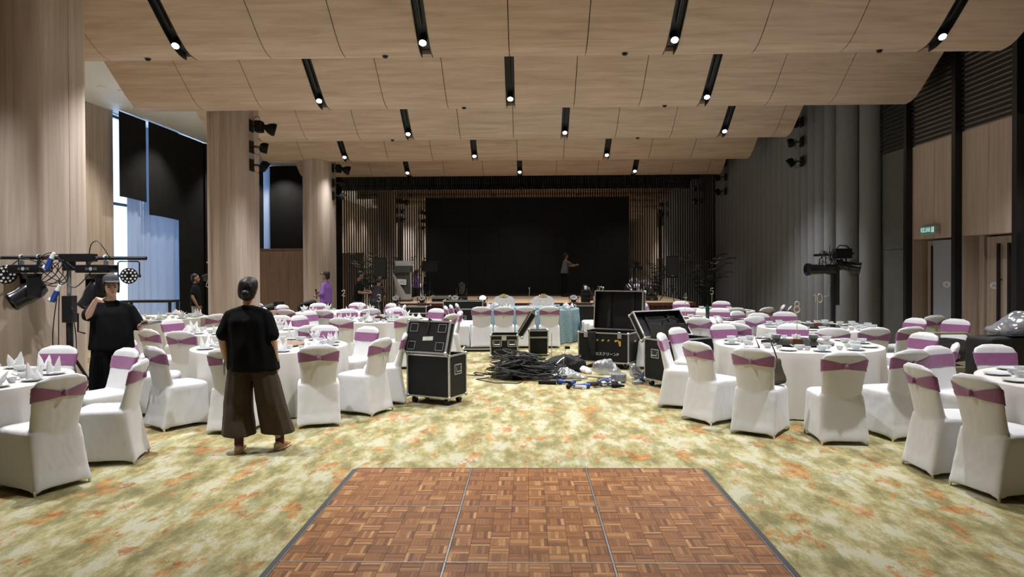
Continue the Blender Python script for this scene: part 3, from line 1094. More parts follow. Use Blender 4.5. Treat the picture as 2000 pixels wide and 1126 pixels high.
CH = chair_meshes()
ch0 = None
SIDE = ['right side', 'right rear', 'far right', 'far side', 'far left', 'left rear', 'left side', 'left front', 'near left', 'near side', 'near right', 'right front']
TABLES = {  # key: (x, y, radius, words)
    'W': (-3.20, 8.75, 0.93, "the bun-haired woman's table"),
    'L': (-5.00, 6.00, 0.93, 'the left foreground table'),
    'R': (4.75, 5.90, 0.93, 'the right foreground table'),
    'T8': (3.31, 8.80, 0.97, 'the table marked eight'),
    'T10': (4.60, 11.30, 0.93, 'the table marked ten'),
    'T4': (2.90, 13.10, 0.92, 'the table marked four'),
    'T5': (4.10, 15.90, 0.92, 'the table marked five'),
    'T3': (-2.80, 13.30, 0.92, 'the table marked three'),
    'T2': (-4.25, 15.70, 0.92, 'the table marked two'),
    'M': (-4.50, 11.00, 0.92, 'the middle left table'),
    'B': (-7.42, 14.10, 0.92, 'the window bay table'),
    'H': (0.05, 16.95, 1.17, 'the teal head table'),
}
USED = set()


def side_words(tk, x, y):
    tx, ty, _, words = TABLES[tk]
    a = math.degrees(atan2(y - ty, x - tx)) % 360
    k0 = int(round(a / 30)) % 12
    best = None
    for d in (0, 1, -1, 2, -2, 3, -3):
        # nearest free word, preferring the true side
        k = (k0 + d) % 12
        if (tk, k) not in USED:
            best = k
            break
    if best is None:
        best = k0
    USED.add((tk, best))
    return SIDE[best], words


PENDING = []


def chair(x, y, fx, fy, tk, feet=False, label=None):
    PENDING.append([x, y, fx, fy, tk, feet, label])


def relax():
    """chairs touch neither a table cloth nor each other"""
    def corners(c):
        x, y, fx, fy = c[:4]
        l = sqrt(fx * fx + fy * fy); fx /= l; fy /= l
        return x, y, fx, fy
    for it in range(60):
        for c in PENDING:
            x, y, fx, fy = corners(c)
            for tk, (tx, ty, tr, _) in TABLES.items():
                for u in (-0.21, 0.0, 0.21):
                    px, py = x + fx * 0.235 + fy * u, y + fy * 0.235 - fx * u
                    d = sqrt((px - tx) ** 2 + (py - ty) ** 2)
                    if d < tr + 0.03:
                        k = min(0.05, tr + 0.03 - d)
                        c[0] += (px - tx) / d * k; c[1] += (py - ty) / d * k
        for i, a in enumerate(PENDING):
            for b in PENDING[i + 1:]:
                if abs(a[0] - b[0]) > 0.9 or abs(a[1] - b[1]) > 0.9:
                    continue
                best = None
                ax, ay, afx, afy = corners(a); bx, by, bfx, bfy = corners(b)
                dx, dy = (bx - bfx * 0.04) - (ax - afx * 0.04), (by - bfy * 0.04) - (ay - afy * 0.04)
                for ux, uy in ((afx, afy), (afy, -afx), (bfx, bfy), (bfy, -bfx)):
                    ra = 0.29 * abs(afx * ux + afy * uy) + 0.225 * abs(afy * ux - afx * uy)
                    rb = 0.29 * abs(bfx * ux + bfy * uy) + 0.225 * abs(bfy * ux - bfx * uy)
                    s_ = dx * ux + dy * uy
                    ov = ra + rb - abs(s_)
                    if best is None or ov < best[0]:
                        best = (ov, ux * (1 if s_ >= 0 else -1), uy * (1 if s_ >= 0 else -1))
                if best[0] > 0:
                    k = min(best[0], 0.1) / 2 * 0.6
                    a[0] -= best[1] * k; a[1] -= best[2] * k; b[0] += best[1] * k; b[1] += best[2] * k


def build_chair(x, y, fx, fy, tk, feet=False, label=None):
    rz = atan2(-fx, fy)
    if label is None:
        s, w = side_words(tk, x, y)
        label = 'white covered chair with purple sash on the %s of %s' % (s, w)
    t = thing('banquet_chair', label, 'chair', (x, y, 0), rz, 'white banquet chairs with purple sashes')
    link('cover', CH[0], t)
    s = link('sash', CH[1], t)
    link('knot', CH[2], s)
    if feet:
        for fx_, fy_ in ((-0.215, -0.28), (0.215, -0.28), (-0.215, 0.235), (0.215, 0.235)):
            link('foot', CH[3], t, (fx_, fy_, 0))
    return t


def at_table(tk, ang, r=None, twist=0.0, feet=False):
    tx, ty, tr, _ = TABLES[tk]
    r = r or tr + 0.22
    a = radians(ang)
    x, y = tx + r * cos(a), ty + r * sin(a)
    b = a + pi + radians(twist)
    return chair(x, y, cos(b), sin(b), tk, feet)


# table beside the woman seen from behind
chair(-2.42, 7.93, -0.30, 0.95, 'W', True)
chair(-1.98, 8.42, -0.92, 0.38, 'W', True)
chair(-1.86, 9.02, -0.95, -0.15, 'W', True)
chair(-2.40, 9.72, -0.50, -0.85, 'W')
chair(-3.12, 9.92, -0.05, -1, 'W')
chair(-3.80, 7.76, 0.58, 0.81, 'W', True)
chair(-3.10, 7.62, 0.05, 1, 'W', True)
chair(-4.42, 8.36, 0.93, 0.36, 'W', True)
chair(-3.95, 9.80, 0.55, -0.83, 'W')
# left foreground table
chair(-3.92, 5.56, -0.92, 0.40, 'L', True)
chair(-3.93, 6.25, -0.97, -0.22, 'L', True)
chair(-4.36, 6.95, -0.5, -0.87, 'L')
chair(-5.05, 7.10, 0, -1, 'L')
# right foreground table
chair(3.74, 5.50, 0.97, 0.24, 'R', True)
chair(3.52, 5.98, 1, 0.03, 'R', True)
chair(4.28, 6.92, 0.42, -0.9, 'R')
chair(4.80, 7.00, 0.0, -1, 'R')
# table 8
chair(2.42, 7.42, 0.58, 0.81, 'T8', True)
chair(3.04, 7.10, 0.06, 1, 'T8', True)
chair(3.74, 7.30, -0.25, 0.97, 'T8', True)
chair(2.08, 7.98, 0.84, 0.54, 'T8', True)
chair(1.92, 8.75, 0.93, -0.36, 'T8', True)
chair(2.28, 9.42, 0.72, -0.70, 'T8')
chair(2.96, 9.92, 0.3, -0.95, 'T8')
chair(3.82, 9.60, -0.35, -0.93, 'T8')
chair(4.42, 8.72, -0.95, -0.30, 'T8', True)
chair(4.26, 7.72, -0.87, 0.49, 'T8', True)
# table 10
chair(4.28, 12.25, 0.2, -0.98, 'T10')
chair(3.62, 11.55, 0.93, -0.36, 'T10')
chair(3.20, 10.60, 0.75, 0.66, 'T10')
chair(4.05, 9.92, 0.25, 0.97, 'T10')
chair(4.50, 9.88, 0.0, 1, 'T10')
chair(5.04, 9.95, -0.22, 0.97, 'T10')
chair(5.80, 11.15, -0.95, -0.30, 'T10')
chair(6.32, 11.00, -0.85, -0.52, 'T10')
chair(4.10, 12.95, 0.6, -0.8, 'T10')
chair(4.55, 12.75, -0.2, -0.98, 'T10')
chair(6.72, 12.25, -0.25, 0.97, 'T10', False, 'white covered chair with purple sash standing alone before the grey door')
# table 4
chair(2.20, 12.20, 0.55, 0.83, 'T4')
chair(2.80, 12.00, 0.05, 1, 'T4')
chair(3.40, 12.25, -0.35, 0.93, 'T4')
chair(3.15, 11.30, -0.62, 0.78, 'T4')
chair(3.12, 14.12, -0.15, -1, 'T4')
chair(3.72, 14.02, -0.4, -0.92, 'T4')
chair(2.30, 14.10, 0.5, -0.86, 'T4')
# table 5
chair(3.12, 16.35, 0.9, -0.3, 'T5')
chair(3.80, 16.95, 0.15, -1, 'T5')
chair(4.55, 16.90, -0.3, -0.95, 'T5')
chair(4.22, 14.75, 0.0, 1, 'T5')
chair(5.05, 15.55, -0.95, 0.25, 'T5')
chair(4.82, 14.85, -0.5, 0.87, 'T5')
chair(5.12, 15.05, -0.86, 0.35, 'T5')
# table 3
chair(-3.07, 12.25, 0.15, 1, 'T3')
chair(-2.25, 12.40, -0.4, 0.92, 'T3')
chair(-3.55, 14.20, 0.5, -0.87, 'T3')
chair(-2.82, 14.42, 0.0, -1, 'T3')
chair(-2.12, 14.15, -0.55, -0.83, 'T3')
chair(-1.78, 12.95, -0.9, 0.42, 'T3')
chair(-1.72, 13.55, -0.95, -0.25, 'T3')
chair(-3.85, 12.35, 0.8, -0.35, 'T3')
chair(-4.05, 13.70, 0.9, -0.42, 'T3')
# table 2
chair(-4.10, 14.62, -0.1, 1, 'T2')
chair(-3.42, 14.72, -0.5, 0.87, 'T2')
chair(-4.92, 16.75, 0.5, -0.87, 'T2')
chair(-4.15, 16.90, 0, -1, 'T2')
chair(-3.45, 16.55, -0.7, -0.72, 'T2')
chair(-3.10, 15.30, -0.93, 0.35, 'T2')
chair(-3.12, 15.95, -0.97, -0.2, 'T2')
chair(-4.85, 14.75, 0.2, 0.98, 'T2')
chair(-5.30, 16.10, 0.93, -0.35, 'T2')
chair(-5.40, 15.25, 0.95, 0.3, 'T2')
# middle left table
chair(-4.60, 9.62, 0.12, 1, 'M')
chair(-5.08, 10.05, 0.45, 0.9, 'M')
chair(-5.62, 10.15, 0.75, 0.66, 'M', True)
chair(-5.68, 11.55, 0.9, -0.43, 'M')
chair(-4.38, 12.20, -0.1, -1, 'M')
chair(-3.42, 10.42, -0.85, 0.53, 'M')
chair(-5.05, 12.10, 0.4, -0.92, 'M')
# window bay table
chair(-6.95, 12.45, -0.15, 1, 'B')
chair(-6.02, 13.1, -0.9, 0.43, 'B')
# teal head table
for i, (x, w) in enumerate([(-1.00, 'first from the left'), (-0.52, 'second from the left'), (-0.05, 'third from the left'), (0.46, 'at the right end')]):
    chair(x, 15.42, 0, 1, 'H', False, 'white chair facing the teal head table, %s of four' % w)
for i, (x, y, w) in enumerate([(-1.52, 15.55, 'nearest'), (-1.46, 16.05, 'middle'), (-1.38, 16.6, 'farthest')]):
    chair(x, y, 1, 0.05, 'H', False, "white chair on the teal head table's left end, %s of three" % w)
for i, (x, y, w) in enumerate([(1.60, 15.75, 'nearest'), (1.52, 16.2, 'middle'), (1.36, 16.7, 'farthest')]):
    chair(x, y, -1, 0.05, 'H', False, "white chair on the teal head table's right end, %s of three" % w)
chair(-6.55, 17.6, 0.5, 0.86, 'B', False, 'white covered chair with purple sash behind the pink equipment table')

relax()
for c_ in PENDING:
    build_chair(*c_)

# ================================================================== TABLES
TEAL = mat('teal_sequin_cloth', (0.20, 0.31, 0.335), 0.6, var=0.3, vscale=45, bump=0.25, bscale=60)


def cloth_mesh(r, m, folds, seed, top=0.757):
    rg = random.Random(seed)
    ph = [rg.random() * 6.28 for _ in range(4)]
    N = 160
    prof = [(0.0, top), (0.5, top), (r - 0.02, top), (r - 0.004, top - 0.004), (r, top - 0.015), (r + 0.003, top - 0.10), (r + 0.006, top - 0.25), (r + 0.010, top - 0.45), (r + 0.014, top - 0.62), (r + 0.016, 0.012)]
    rings = []
    for rr, z in prof:
        d = max(0.0, (top - 0.03 - z) / top)
        ring = []
        for k in range(N):
            a = 2 * pi * k / N
            w = sin(folds * a + ph[0] + 0.8 * sin(2 * a + ph[1])) * 0.6 + sin((folds * 2 + 3) * a + ph[2]) * 0.25 + sin(5 * a + ph[3]) * 0.3
            q = rr + d * 0.075 * w + d * 0.012
            ring.append((max(q, 1e-3) * cos(a), max(q, 1e-3) * sin(a), z + (0.004 * sin(7 * a + ph[3]) if z < 0.02 else 0)))
        rings.append(ring)
    mb = MB().loft(rings, True, False)
    return mb.mesh('tablecloth', m, True, 50)


for i, (k, (x, y, r, w)) in enumerate(TABLES.items()):
    lab = {'H': 'large round head table under a glittering teal cloth'}.get(k, 'round banquet table under ivory cloth, %s' % w)
    t = thing('banquet_table', lab, 'table', (x, y, 0), 0, None if k == 'H' else 'round banquet tables')
    link('tablecloth', cloth_mesh(r, TEAL if k == 'H' else CLOTH, 26 if k == 'H' else 17, i + 3), t)
    MB().lathe([(0.03, 0.0), (r - 0.05, 0.0), (r - 0.03, 0.02), (r - 0.05, 0.03), (0.03, 0.03)], 40, (0, 0, 0.722)).build('table_top', PART_WOOD, t, True)

# ---- tableware
TZ = 0.7575
plate_m = MB().lathe([(0.01, 0.0), (0.055, 0.0), (0.058, 0.004), (0.095, 0.013), (0.104, 0.017), (0.104, 0.019), (0.094, 0.016), (0.055, 0.007), (0.01, 0.006)], 28).mesh('plate', CHINA, True)
bowl_m = MB().lathe([(0.01, 0.0), (0.028, 0.0), (0.029, 0.006), (0.042, 0.018), (0.054, 0.038), (0.060, 0.055), (0.058, 0.055), (0.051, 0.038), (0.038, 0.020), (0.01, 0.012)], 26).mesh('bowl', CHINA, True)
cup_m = MB().lathe([(0.01, 0.0), (0.022, 0.0), (0.023, 0.004), (0.032, 0.02), (0.038, 0.045), (0.0365, 0.045), (0.030, 0.02), (0.01, 0.008)], 22).mesh('tea_cup', CHINA, True)


def napkin_mesh(kind):
    m = MB()
    rg = random.Random(kind + 11)
    if kind == 0:        # standing fan / lotus with pointed petals
        n = 6
        for i in range(n):
            a = 2 * pi * i / n + 0.2
            d = Vector((cos(a), sin(a), 0)); s = Vector((-sin(a), cos(a), 0))
            h = 0.10 + 0.05 * rg.random()
            out = 0.045 + 0.05 * rg.random()
            base = d * 0.02
            pts = [base - s * 0.03, base + s * 0.03, d * (0.02 + out * 0.55) + s * 0.032 + Vector((0, 0, h * 0.55)), d * (0.02 + out) + Vector((0, 0, h)), d * (0.02 + out * 0.55) - s * 0.032 + Vector((0, 0, h * 0.55))]
            a_ = [m.bm.verts.new(p) for p in pts]; b_ = [m.bm.verts.new(p * 0.9 + Vector((0, 0, 0.006))) for p in pts]
            for q in range(5):
                m.bm.faces.new((a_[q], a_[(q + 1) % 5], b_[(q + 1) % 5], b_[q]))
            m.bm.faces.new(a_); m.bm.faces.new(b_[::-1])
        m.cyl((0, 0, 0), (0, 0, 0.05), 0.05, 0.035, 10)
        m.hull([((0, 0, 0.04), 0.03), ((0.01, 0.0, 0.15), 0.006)], 1)
    elif kind == 1:      # pointed hat: two tall folds
        for sx, sy, h, ln in ((-0.03, 0.012, 0.150, -0.012), (0.032, 0.0, 0.125, 0.022), (0.0, -0.03, 0.085, 0.0)):
            m.hull([((sx, sy, 0.022), (0.045, 0.022, 0.022)), ((sx + ln * 0.6, sy + 0.004, h * 0.55), (0.034, 0.012, 0.012)), ((sx + ln * 1.4, sy + 0.01, h), (0.005, 0.004, 0.004))], 1)
        m.hull([((0, 0, 0.010), (0.075, 0.05, 0.010))], 1)
    else:                # slumped fold
        m.hull([((-0.05, 0, 0.02), (0.05, 0.045, 0.02)), ((0.03, 0.01, 0.03), (0.05, 0.04, 0.03)), ((-0.01, 0.0, 0.10), 0.012)], 1)
        m.hull([((0.04, -0.03, 0.015), (0.045, 0.03, 0.015)), ((0.06, 0.0, 0.085), 0.008)], 1)
    return m.mesh('napkin', LINEN, True, 25)


NAP = [napkin_mesh(k) for k in range(3)]
sp = MB()
sp.ball((0, 0, 0.012), 0.022, 10, (0.75, 1.1, 0.35))
sp.tube([(0, 0.02, 0.013), (0, 0.06, 0.022), (0, 0.10, 0.045)], [0.007, 0.006, 0.007], 6)
SPOON = sp.mesh('soup_spoon', CHINA, True)
ITEM = {'plate': (plate_m, 'plate', 'white porcelain plate'), 'bowl': (bowl_m, 'bowl', 'white porcelain bowl'), 'tea_cup': (cup_m, 'cup', 'small white tea cup'),
        'soup_spoon': (SPOON, 'spoon', 'white porcelain soup spoon'), 'stacked_bowl': (bowl_m, 'bowl', 'upper stacked white bowl')}
IDX = ['right', 'right rear', 'far right', 'far', 'far left', 'left rear', 'left', 'left front', 'near left', 'near', 'near right', 'right front']


def put(kind, mesh, cat, words, x, y, z, rz, group):
    o = link(kind, mesh, None, (x, y, z), rz)
    return tag(o, words, cat, group)


def settings(tk, sides, napkins, spoons=True, stack=False):
    tx, ty, tr, w = TABLES[tk]
    rg = random.Random(hash(tk) % 97 if False else sum(map(ord, tk)))
    for k in sides:
        a = radians(30 * k) + rg.uniform(-0.05, 0.05)
        seat = '%s seat of %s' % (IDX[k], w)

        def pos(r, da):
            return tx + r * cos(a + da), ty + r * sin(a + da)
        rr = tr - 0.17
        x, y = pos(rr, 0)
        put('plate', plate_m, 'plate', 'white porcelain plate at the ' + seat, x, y, TZ, 0, 'plates on ' + w)
        if napkins:
            kd = rg.choice([0, 0, 1, 1, 2])
            x, y = pos(rr, 0)
            put('napkin', NAP[kd], 'napkin', '%s white napkin at the %s' % (['lotus folded', 'pointed folded', 'slumped'][kd], seat), x, y, TZ + 0.0075, rg.uniform(0, 6), 'folded napkins on ' + w)
        else:
            if stack:
                x2, y2 = pos(rr + 0.0, 0.0)
                if rg.random() < 0.5:
                    put('bowl', bowl_m, 'bowl', 'white bowl standing on the plate at the ' + seat, x2, y2, TZ + 0.0075, 0, 'bowls on ' + w)
        x, y = pos(rr - 0.15, 0.16)
        b = put('bowl', bowl_m, 'bowl', 'white porcelain bowl at the ' + seat, x, y, TZ, 0, 'bowls on ' + w)
        if spoons and rg.random() < 0.6:
            put('soup_spoon', SPOON, 'spoon', 'white soup spoon in the bowl at the ' + seat, x, y, TZ + 0.013, rg.uniform(0, 6), 'soup spoons on ' + w)
        x, y = pos(rr - 0.11, -0.17)
        put('tea_cup', cup_m, 'cup', 'small white tea cup at the ' + seat, x, y, TZ, 0, 'tea cups on ' + w)


allk = list(range(12))
settings('W', [0, 1, 2, 3, 4, 5, 6, 7, 9, 10, 11], True)
settings('L', [0, 1, 2, 3, 11, 10], True)
settings('R', [4, 5, 6, 7, 8], False)
settings('T8', allk, False, True, True)
settings('T10', allk, False, True, True)
settings('T4', [0, 2, 4, 6, 8, 9, 11], False, False)
settings('T5', [1, 3, 5, 7, 9, 11], False, False)
settings('T3', [0, 2, 3, 4, 6, 8, 9, 10, 11], True, False)
settings('T2', [0, 2, 4, 6, 8, 10], True, False)
settings('M', [0, 2, 3, 4, 6, 7, 8, 9, 10], True, False)
settings('B', [0, 1, 3, 5, 7, 8, 9, 10, 11], True, False)
settings('H', [0, 1, 5, 6, 7, 8, 9, 10, 11], True, False)

# ---- lazy susans
for tk, r in (('T8', 0.42), ('T10', 0.42), ('W', 0.40), ('T3', 0.36)):
    tx, ty, _, w = TABLES[tk]
    brown = tk in ('W',)
    t = thing('lazy_susan', '%s turntable in the middle of %s' % ('brown wooden' if brown else 'dark glass', w), 'lazy susan', (tx, ty, TZ), 0, 'table turntables')
    MB().lathe([(0.02, 0), (0.13, 0), (0.13, 0.016), (0.02, 0.016)], 24).build('base', BLACK, t)
    MB().lathe([(0.02, 0.016), (r, 0.016), (r + 0.004, 0.021), (r, 0.026), (0.02, 0.026)], 48).build('disc', PART_WOOD if brown else GLASS_DK, t, True, 30)
# stacked bowls on the table 8 turntable
tx, ty = TABLES['T8'][:2]
for i, (dx, dy, n, w) in enumerate([(-0.20, 0.16, 2, 'left'), (0.25, 0.12, 2, 'right')]):
    for q in range(n):
        put('bowl', bowl_m, 'bowl', '%s white bowl of the %s stack on the table 8 turntable' % (['lower', 'upper'][q], w), tx + dx, ty + dy, TZ + 0.026 + q * 0.022, 0, 'bowls stacked on the turntable')

# ---- table number stands
NUMW = {'8': 'thin metal stand reading eight on the dark turntable of table eight', '10': 'thin metal stand reading ten before the grey wall', '4': 'gold stand reading four beside the tall open case', '5': 'thin stand reading five at the far right', '3': 'thin stand reading three in front of the crew', '2': 'gold stand reading two beside the far column', '1': 'thin stand reading one between the two thrones'}
NUM = mat('champagne_metal', (0.62, 0.55, 0.42), 0.35, 0.7)


STROKES = {
    '0': [[(0.30 * cos(2 * pi * k / 24), 0.5 + 0.5 * sin(2 * pi * k / 24)) for k in range(25)]],
    '1': [[(-0.12, 0.78), (0.06, 1.0), (0.06, 0.0)]],
    '2': [[(-0.24, 0.72), (-0.18, 0.92), (0.02, 1.0), (0.20, 0.90), (0.24, 0.72), (0.14, 0.50), (-0.08, 0.26), (-0.26, 0.04), (-0.05, 0.07), (0.10, 0.0), (0.28, 0.06)]],
    '3': [[(-0.22, 0.84), (-0.08, 0.98), (0.10, 0.98), (0.22, 0.84), (0.20, 0.66), (0.06, 0.54), (-0.06, 0.53), (0.08, 0.52), (0.24, 0.40), (0.27, 0.22), (0.16, 0.04), (-0.04, 0.0), (-0.22, 0.08), (-0.26, 0.2)]],
    '4': [[(0.12, 0.0), (0.12, 1.0), (-0.28, 0.32), (0.28, 0.32)]],
    '5': [[(0.24, 1.0), (-0.16, 1.0), (-0.20, 0.56), (0.0, 0.64), (0.18, 0.56), (0.26, 0.34), (0.20, 0.12), (0.02, 0.0), (-0.16, 0.04), (-0.24, 0.16)]],
    '8': [[(0.20 * cos(2 * pi * k / 20), 0.775 + 0.225 * sin(2 * pi * k / 20)) for k in range(21)], [(0.26 * cos(2 * pi * k / 20), 0.275 + 0.275 * sin(2 * pi * k / 20)) for k in range(21)]],
}


def digits(num, h=0.135):
    m = MB()
    for i, ch in enumerate(num):
        off = (i - (len(num) - 1) / 2) * 0.52 * h * 1.05
        for st in STROKES[ch]:
            m.tube([(off + x * h, (y - 0.5) * h, 0) for x, y in st], 0.0068, 6)
    return m.mesh('numeral', NUM, True, 60)


def number_sign(tk, num, dx=0.0, dy=0.0, z=TZ, h=0.36):
    tx, ty, _, w = TABLES[tk]
    t = thing('table_number', '%s' % NUMW[num], 'table number', (tx + dx, ty + dy, z), 0, 'table number stands')
    MB().prism([(-0.07, 0), (0.07, 0), (0.055, 0.035), (-0.055, 0.035)], 0.07, Matrix.Translation((0, 0.035, 0)) @ Matrix.Rotation(pi / 2, 4, 'X')).build('base', SIGN_WOOD, t)
    MB().cyl((0, 0, 0.03), (0, 0, h), 0.004, 0.004, 8).build('rod', NUM, t)
    q = link('numeral', digits(num), t)
    q.matrix_local = Matrix.Translation((0, 0, h + 0.058)) @ Matrix.Rotation(pi / 2, 4, 'X')


number_sign('T8', '8', 0, 0, TZ + 0.026, 0.37)
number_sign('T10', '10', -0.03, 0.0, TZ + 0.026, 0.37)
number_sign('T4', '4', 0, 0.05, TZ, 0.36)
number_sign('T5', '5', 0, 0, TZ, 0.36)
number_sign('T3', '3', 0.0, -0.05, TZ + 0.026, 0.32)
number_sign('T2', '2', 0.14, 0, TZ, 0.36)
number_sign('H', '1', -0.02, 0.3, TZ, 0.36)

# ================================================================== FLIGHT CASES
LAM = mat('black_laminate', (0.009, 0.009, 0.0095), 0.5, var=0.25, vscale=9, spec=0.3)
LAM_IN = mat('case_lining', (0.012, 0.012, 0.012), 0.9)
RUB = mat('black_rubber', (0.01, 0.01, 0.01), 0.7)
GALV = mat('galvanised_steel', (0.55, 0.56, 0.56), 0.4, 0.85, var=0.2, vscale=60)
PALE = mat('pale_paper', (0.62, 0.61, 0.56), 0.8)
corner_me = MB().ball((0, 0, 0), 0.026, 10).mesh('corner', GALV, True)


def handle_mesh():
    m = MB()
    for a, b in (((-0.085, -0.065), (0.085, -0.052)), ((-0.085, 0.052), (0.085, 0.065)), ((-0.085, -0.065), (-0.070, 0.065)), ((0.070, -0.065), (0.085, 0.065))):
        m.box2((a[0], -0.006, a[1]), (b[0], 0.004, b[1]))
    m.tube([(-0.05, -0.006, 0.03), (-0.05, -0.016, -0.025), (0.05, -0.016, -0.025), (0.05, -0.006, 0.03)], 0.006, 6)
    return m.mesh('handle', GALV, False)


HANDLE = handle_mesh()
RECESS = MB().box2((-0.07, -0.002, -0.052), (0.07, 0.003, 0.052)).mesh('recess', mat('handle_recess', (0.05, 0.05, 0.05), 0.5, 0.3))
lm = MB(); lm.box2((-0.035, -0.008, -0.05), (0.035, 0.002, 0.045), 0.004); lm.box2((-0.012, -0.018, -0.02), (0.012, -0.006, 0.02)); lm.cyl((-0.02, -0.01, 0.05), (0.02, -0.01, 0.05), 0.008)
LATCH = lm.mesh('latch', GALV)


def caster(parent, x, y, h):
    c = MB().box2((-0.03, -0.02, h * 0.55), (-0.022, 0.02, h)).box2((0.022, -0.02, h * 0.55), (0.03, 0.02, h)).box2((-0.035, -0.035, h - 0.008), (0.035, 0.035, h)).build('caster', GALV, parent, loc=(x, y, 0))
    MB().cyl((-0.02, 0, h * 0.42), (0.02, 0, h * 0.42), h * 0.42, None, 16).build('wheel', RUB, c, True)


def bars(m, w, d, z0, z1, t=0.026):
    """aluminium angles along the twelve edges"""
    e = t / 2 - 0.003
    for x in (-w / 2, w / 2):
        for y in (-d / 2, d / 2):
            m.box2((x - e, y - e, z0), (x + e, y + e, z1))
    for z in (z0, z1):
        for y in (-d / 2, d / 2):
            m.box2((-w / 2, y - e, z - e), (w / 2, y + e, z + e))
        for x in (-w / 2, w / 2):
            m.box2((x - e, -d / 2, z - e), (x + e, d / 2, z + e))


def flight_case(label, loc, rz, w, d, h, foot=0.1, lid=None, handles=(), latches=(), closed=False, group='black flight cases'):
    t = thing('flight_case', label, 'flight case', loc, rz, group)
    z0 = foot
    z1 = foot + h
    m = MB()
    k = 0.012
    m.box2((-w / 2, -d / 2, z0), (w / 2, -d / 2 + k, z1)); m.box2((-w / 2, d / 2 - k, z0), (w / 2, d / 2, z1))
    m.box2((-w / 2, -d / 2, z0), (-w / 2 + k, d / 2, z1)); m.box2((w / 2 - k, -d / 2, z0), (w / 2, d / 2, z1))
    m.box2((-w / 2, -d / 2, z0), (w / 2, d / 2, z0 + k))
    if closed:
        m.box2((-w / 2, -d / 2, z1 - k), (w / 2, d / 2, z1))
    m.build('body', LAM, t)
    m = MB(); bars(m, w, d, z0, z1); m.build('edge_trim', ALU, t)
    for x in (-w / 2, w / 2):
        for y in (-d / 2, d / 2):
            for z in (z0, z1):
                link('corner', corner_me, t, (x, y, z))
    if closed:      # joint between lid and body
        m = MB()
        zz = z0 + h * 0.72
        m.box2((-w / 2 - 0.008, -d / 2 - 0.008, zz - 0.015), (w / 2 + 0.008, d / 2 + 0.008, zz + 0.015)).build('closing_band', ALU, t)
    for side, u, z in handles:
        q = link('handle', HANDLE, t)
        link('recess', RECESS, q)
        if side == 'front':
            q.location = (u, -d / 2 - 0.004, z)
        elif side == 'left':
            q.location = (-w / 2 - 0.004, u, z); q.rotation_euler = (0, 0, -pi / 2)
        elif side == 'right':
            q.location = (w / 2 + 0.004, u, z); q.rotation_euler = (0, 0, pi / 2)
    for side, u, z in latches:
        q = link('latch', LATCH, t)
        q.location = (u, -d / 2 - 0.010, z)
    if foot > 0.05:
        for x in (-w / 2 + 0.07, w / 2 - 0.07):
            for y in (-d / 2 + 0.06, d / 2 - 0.06):
                caster(t, x, y, foot)
    elif foot > 0:
        for x in (-w / 2 + 0.05, w / 2 - 0.05):
            for y in (-d / 2 + 0.05, d / 2 - 0.05):
                MB().cyl((x, y, 0), (x, y, foot), 0.02).build('foot', RUB, t)
    if lid:
        hinge, ang, ld = lid['hinge'], lid['angle'], lid.get('depth', 0.1)
        ph = {'back': pi, 'front': 0.0, 'right': pi / 2, 'left': -pi / 2}[hinge]
        L = w if hinge in ('back', 'front') else d
        D = d if hinge in ('back', 'front') else w
        hp = {'back': (0, d / 2, z1), 'front': (0, -d / 2, z1), 'right': (w / 2, 0, z1), 'left': (-w / 2, 0, z1)}[hinge]
        m = MB()
        m.box2((-L / 2, 0, ld - k), (L / 2, D, ld)); m.box2((-L / 2, 0, 0), (-L / 2 + k, D, ld)); m.box2((L / 2 - k, 0, 0), (L / 2, D, ld))
        m.box2((-L / 2, 0, 0), (L / 2, k, ld)); m.box2((-L / 2, D - k, 0), (L / 2, D, ld))
        lo = m.build('lid', LAM, t)
        lo.matrix_local = Matrix.Translation(Vector(hp) + Vector((0, 0, 0.014))) @ Matrix.Rotation(ph, 4, 'Z') @ Matrix.Rotation(radians(ang), 4, 'X')
        m = MB()
        bm0 = MB(); bars(bm0, L, D, 0, ld)
        bmesh.ops.translate(bm0.bm, vec=(0, D / 2, 0), verts=bm0.bm.verts)
        bm0.build('edge_trim', ALU, lo)
        for x in (-L / 2, L / 2):
            for y in (0, D):
                link('corner', corner_me, lo, (x, y, ld))
        if lid.get('dishes'):
            for x in (-L / 2 + 0.10, L / 2 - 0.10):
                for y in (0.085, D - 0.085):
                    mm = MB()
                    mm.box2((x - 0.055, y - 0.05, ld), (x + 0.055, y + 0.05, ld + 0.004))
                    mm.build('wheel_dish', BLACK, lo)
                    m2 = MB()
                    for a, b in (((-0.058, -0.053), (0.058, -0.047)), ((-0.058, 0.047), (0.058, 0.053)), ((-0.058, -0.053), (-0.052, 0.053)), ((0.052, -0.053), (0.058, 0.053))):
                        m2.box2((x + a[0], y + a[1], ld), (x + b[0], y + b[1], ld + 0.007))
                    m2.build('dish_rim', GALV, lo)
        if lid.get('lining'):
            for x in (-L * 0.26, L * 0.22):
                MB().box2((x - 0.028, 0.03, ld - k - 0.03), (x + 0.028, D - 0.03, ld - k)).build('foam_rib', LAM_IN, lo)
        if lid.get('sticker'):
            MB().box((0.02, D * 0.45, ld + 0.002), (0.15, 0.05, 0.002), Matrix.Rotation(0.06, 3, 'Z')).build('torn_sticker', PALE, lo)
        if lid.get('strap'):
            MB().tube([(0.0, D + 0.02, ld * 0.3), (0.0, D + 0.03, ld + 0.01), (0.01, D - 0.04, ld + 0.012), (0.0, D - 0.16, ld + 0.008)], 0.012, 6).build('strap', RUB, lo)
    return t


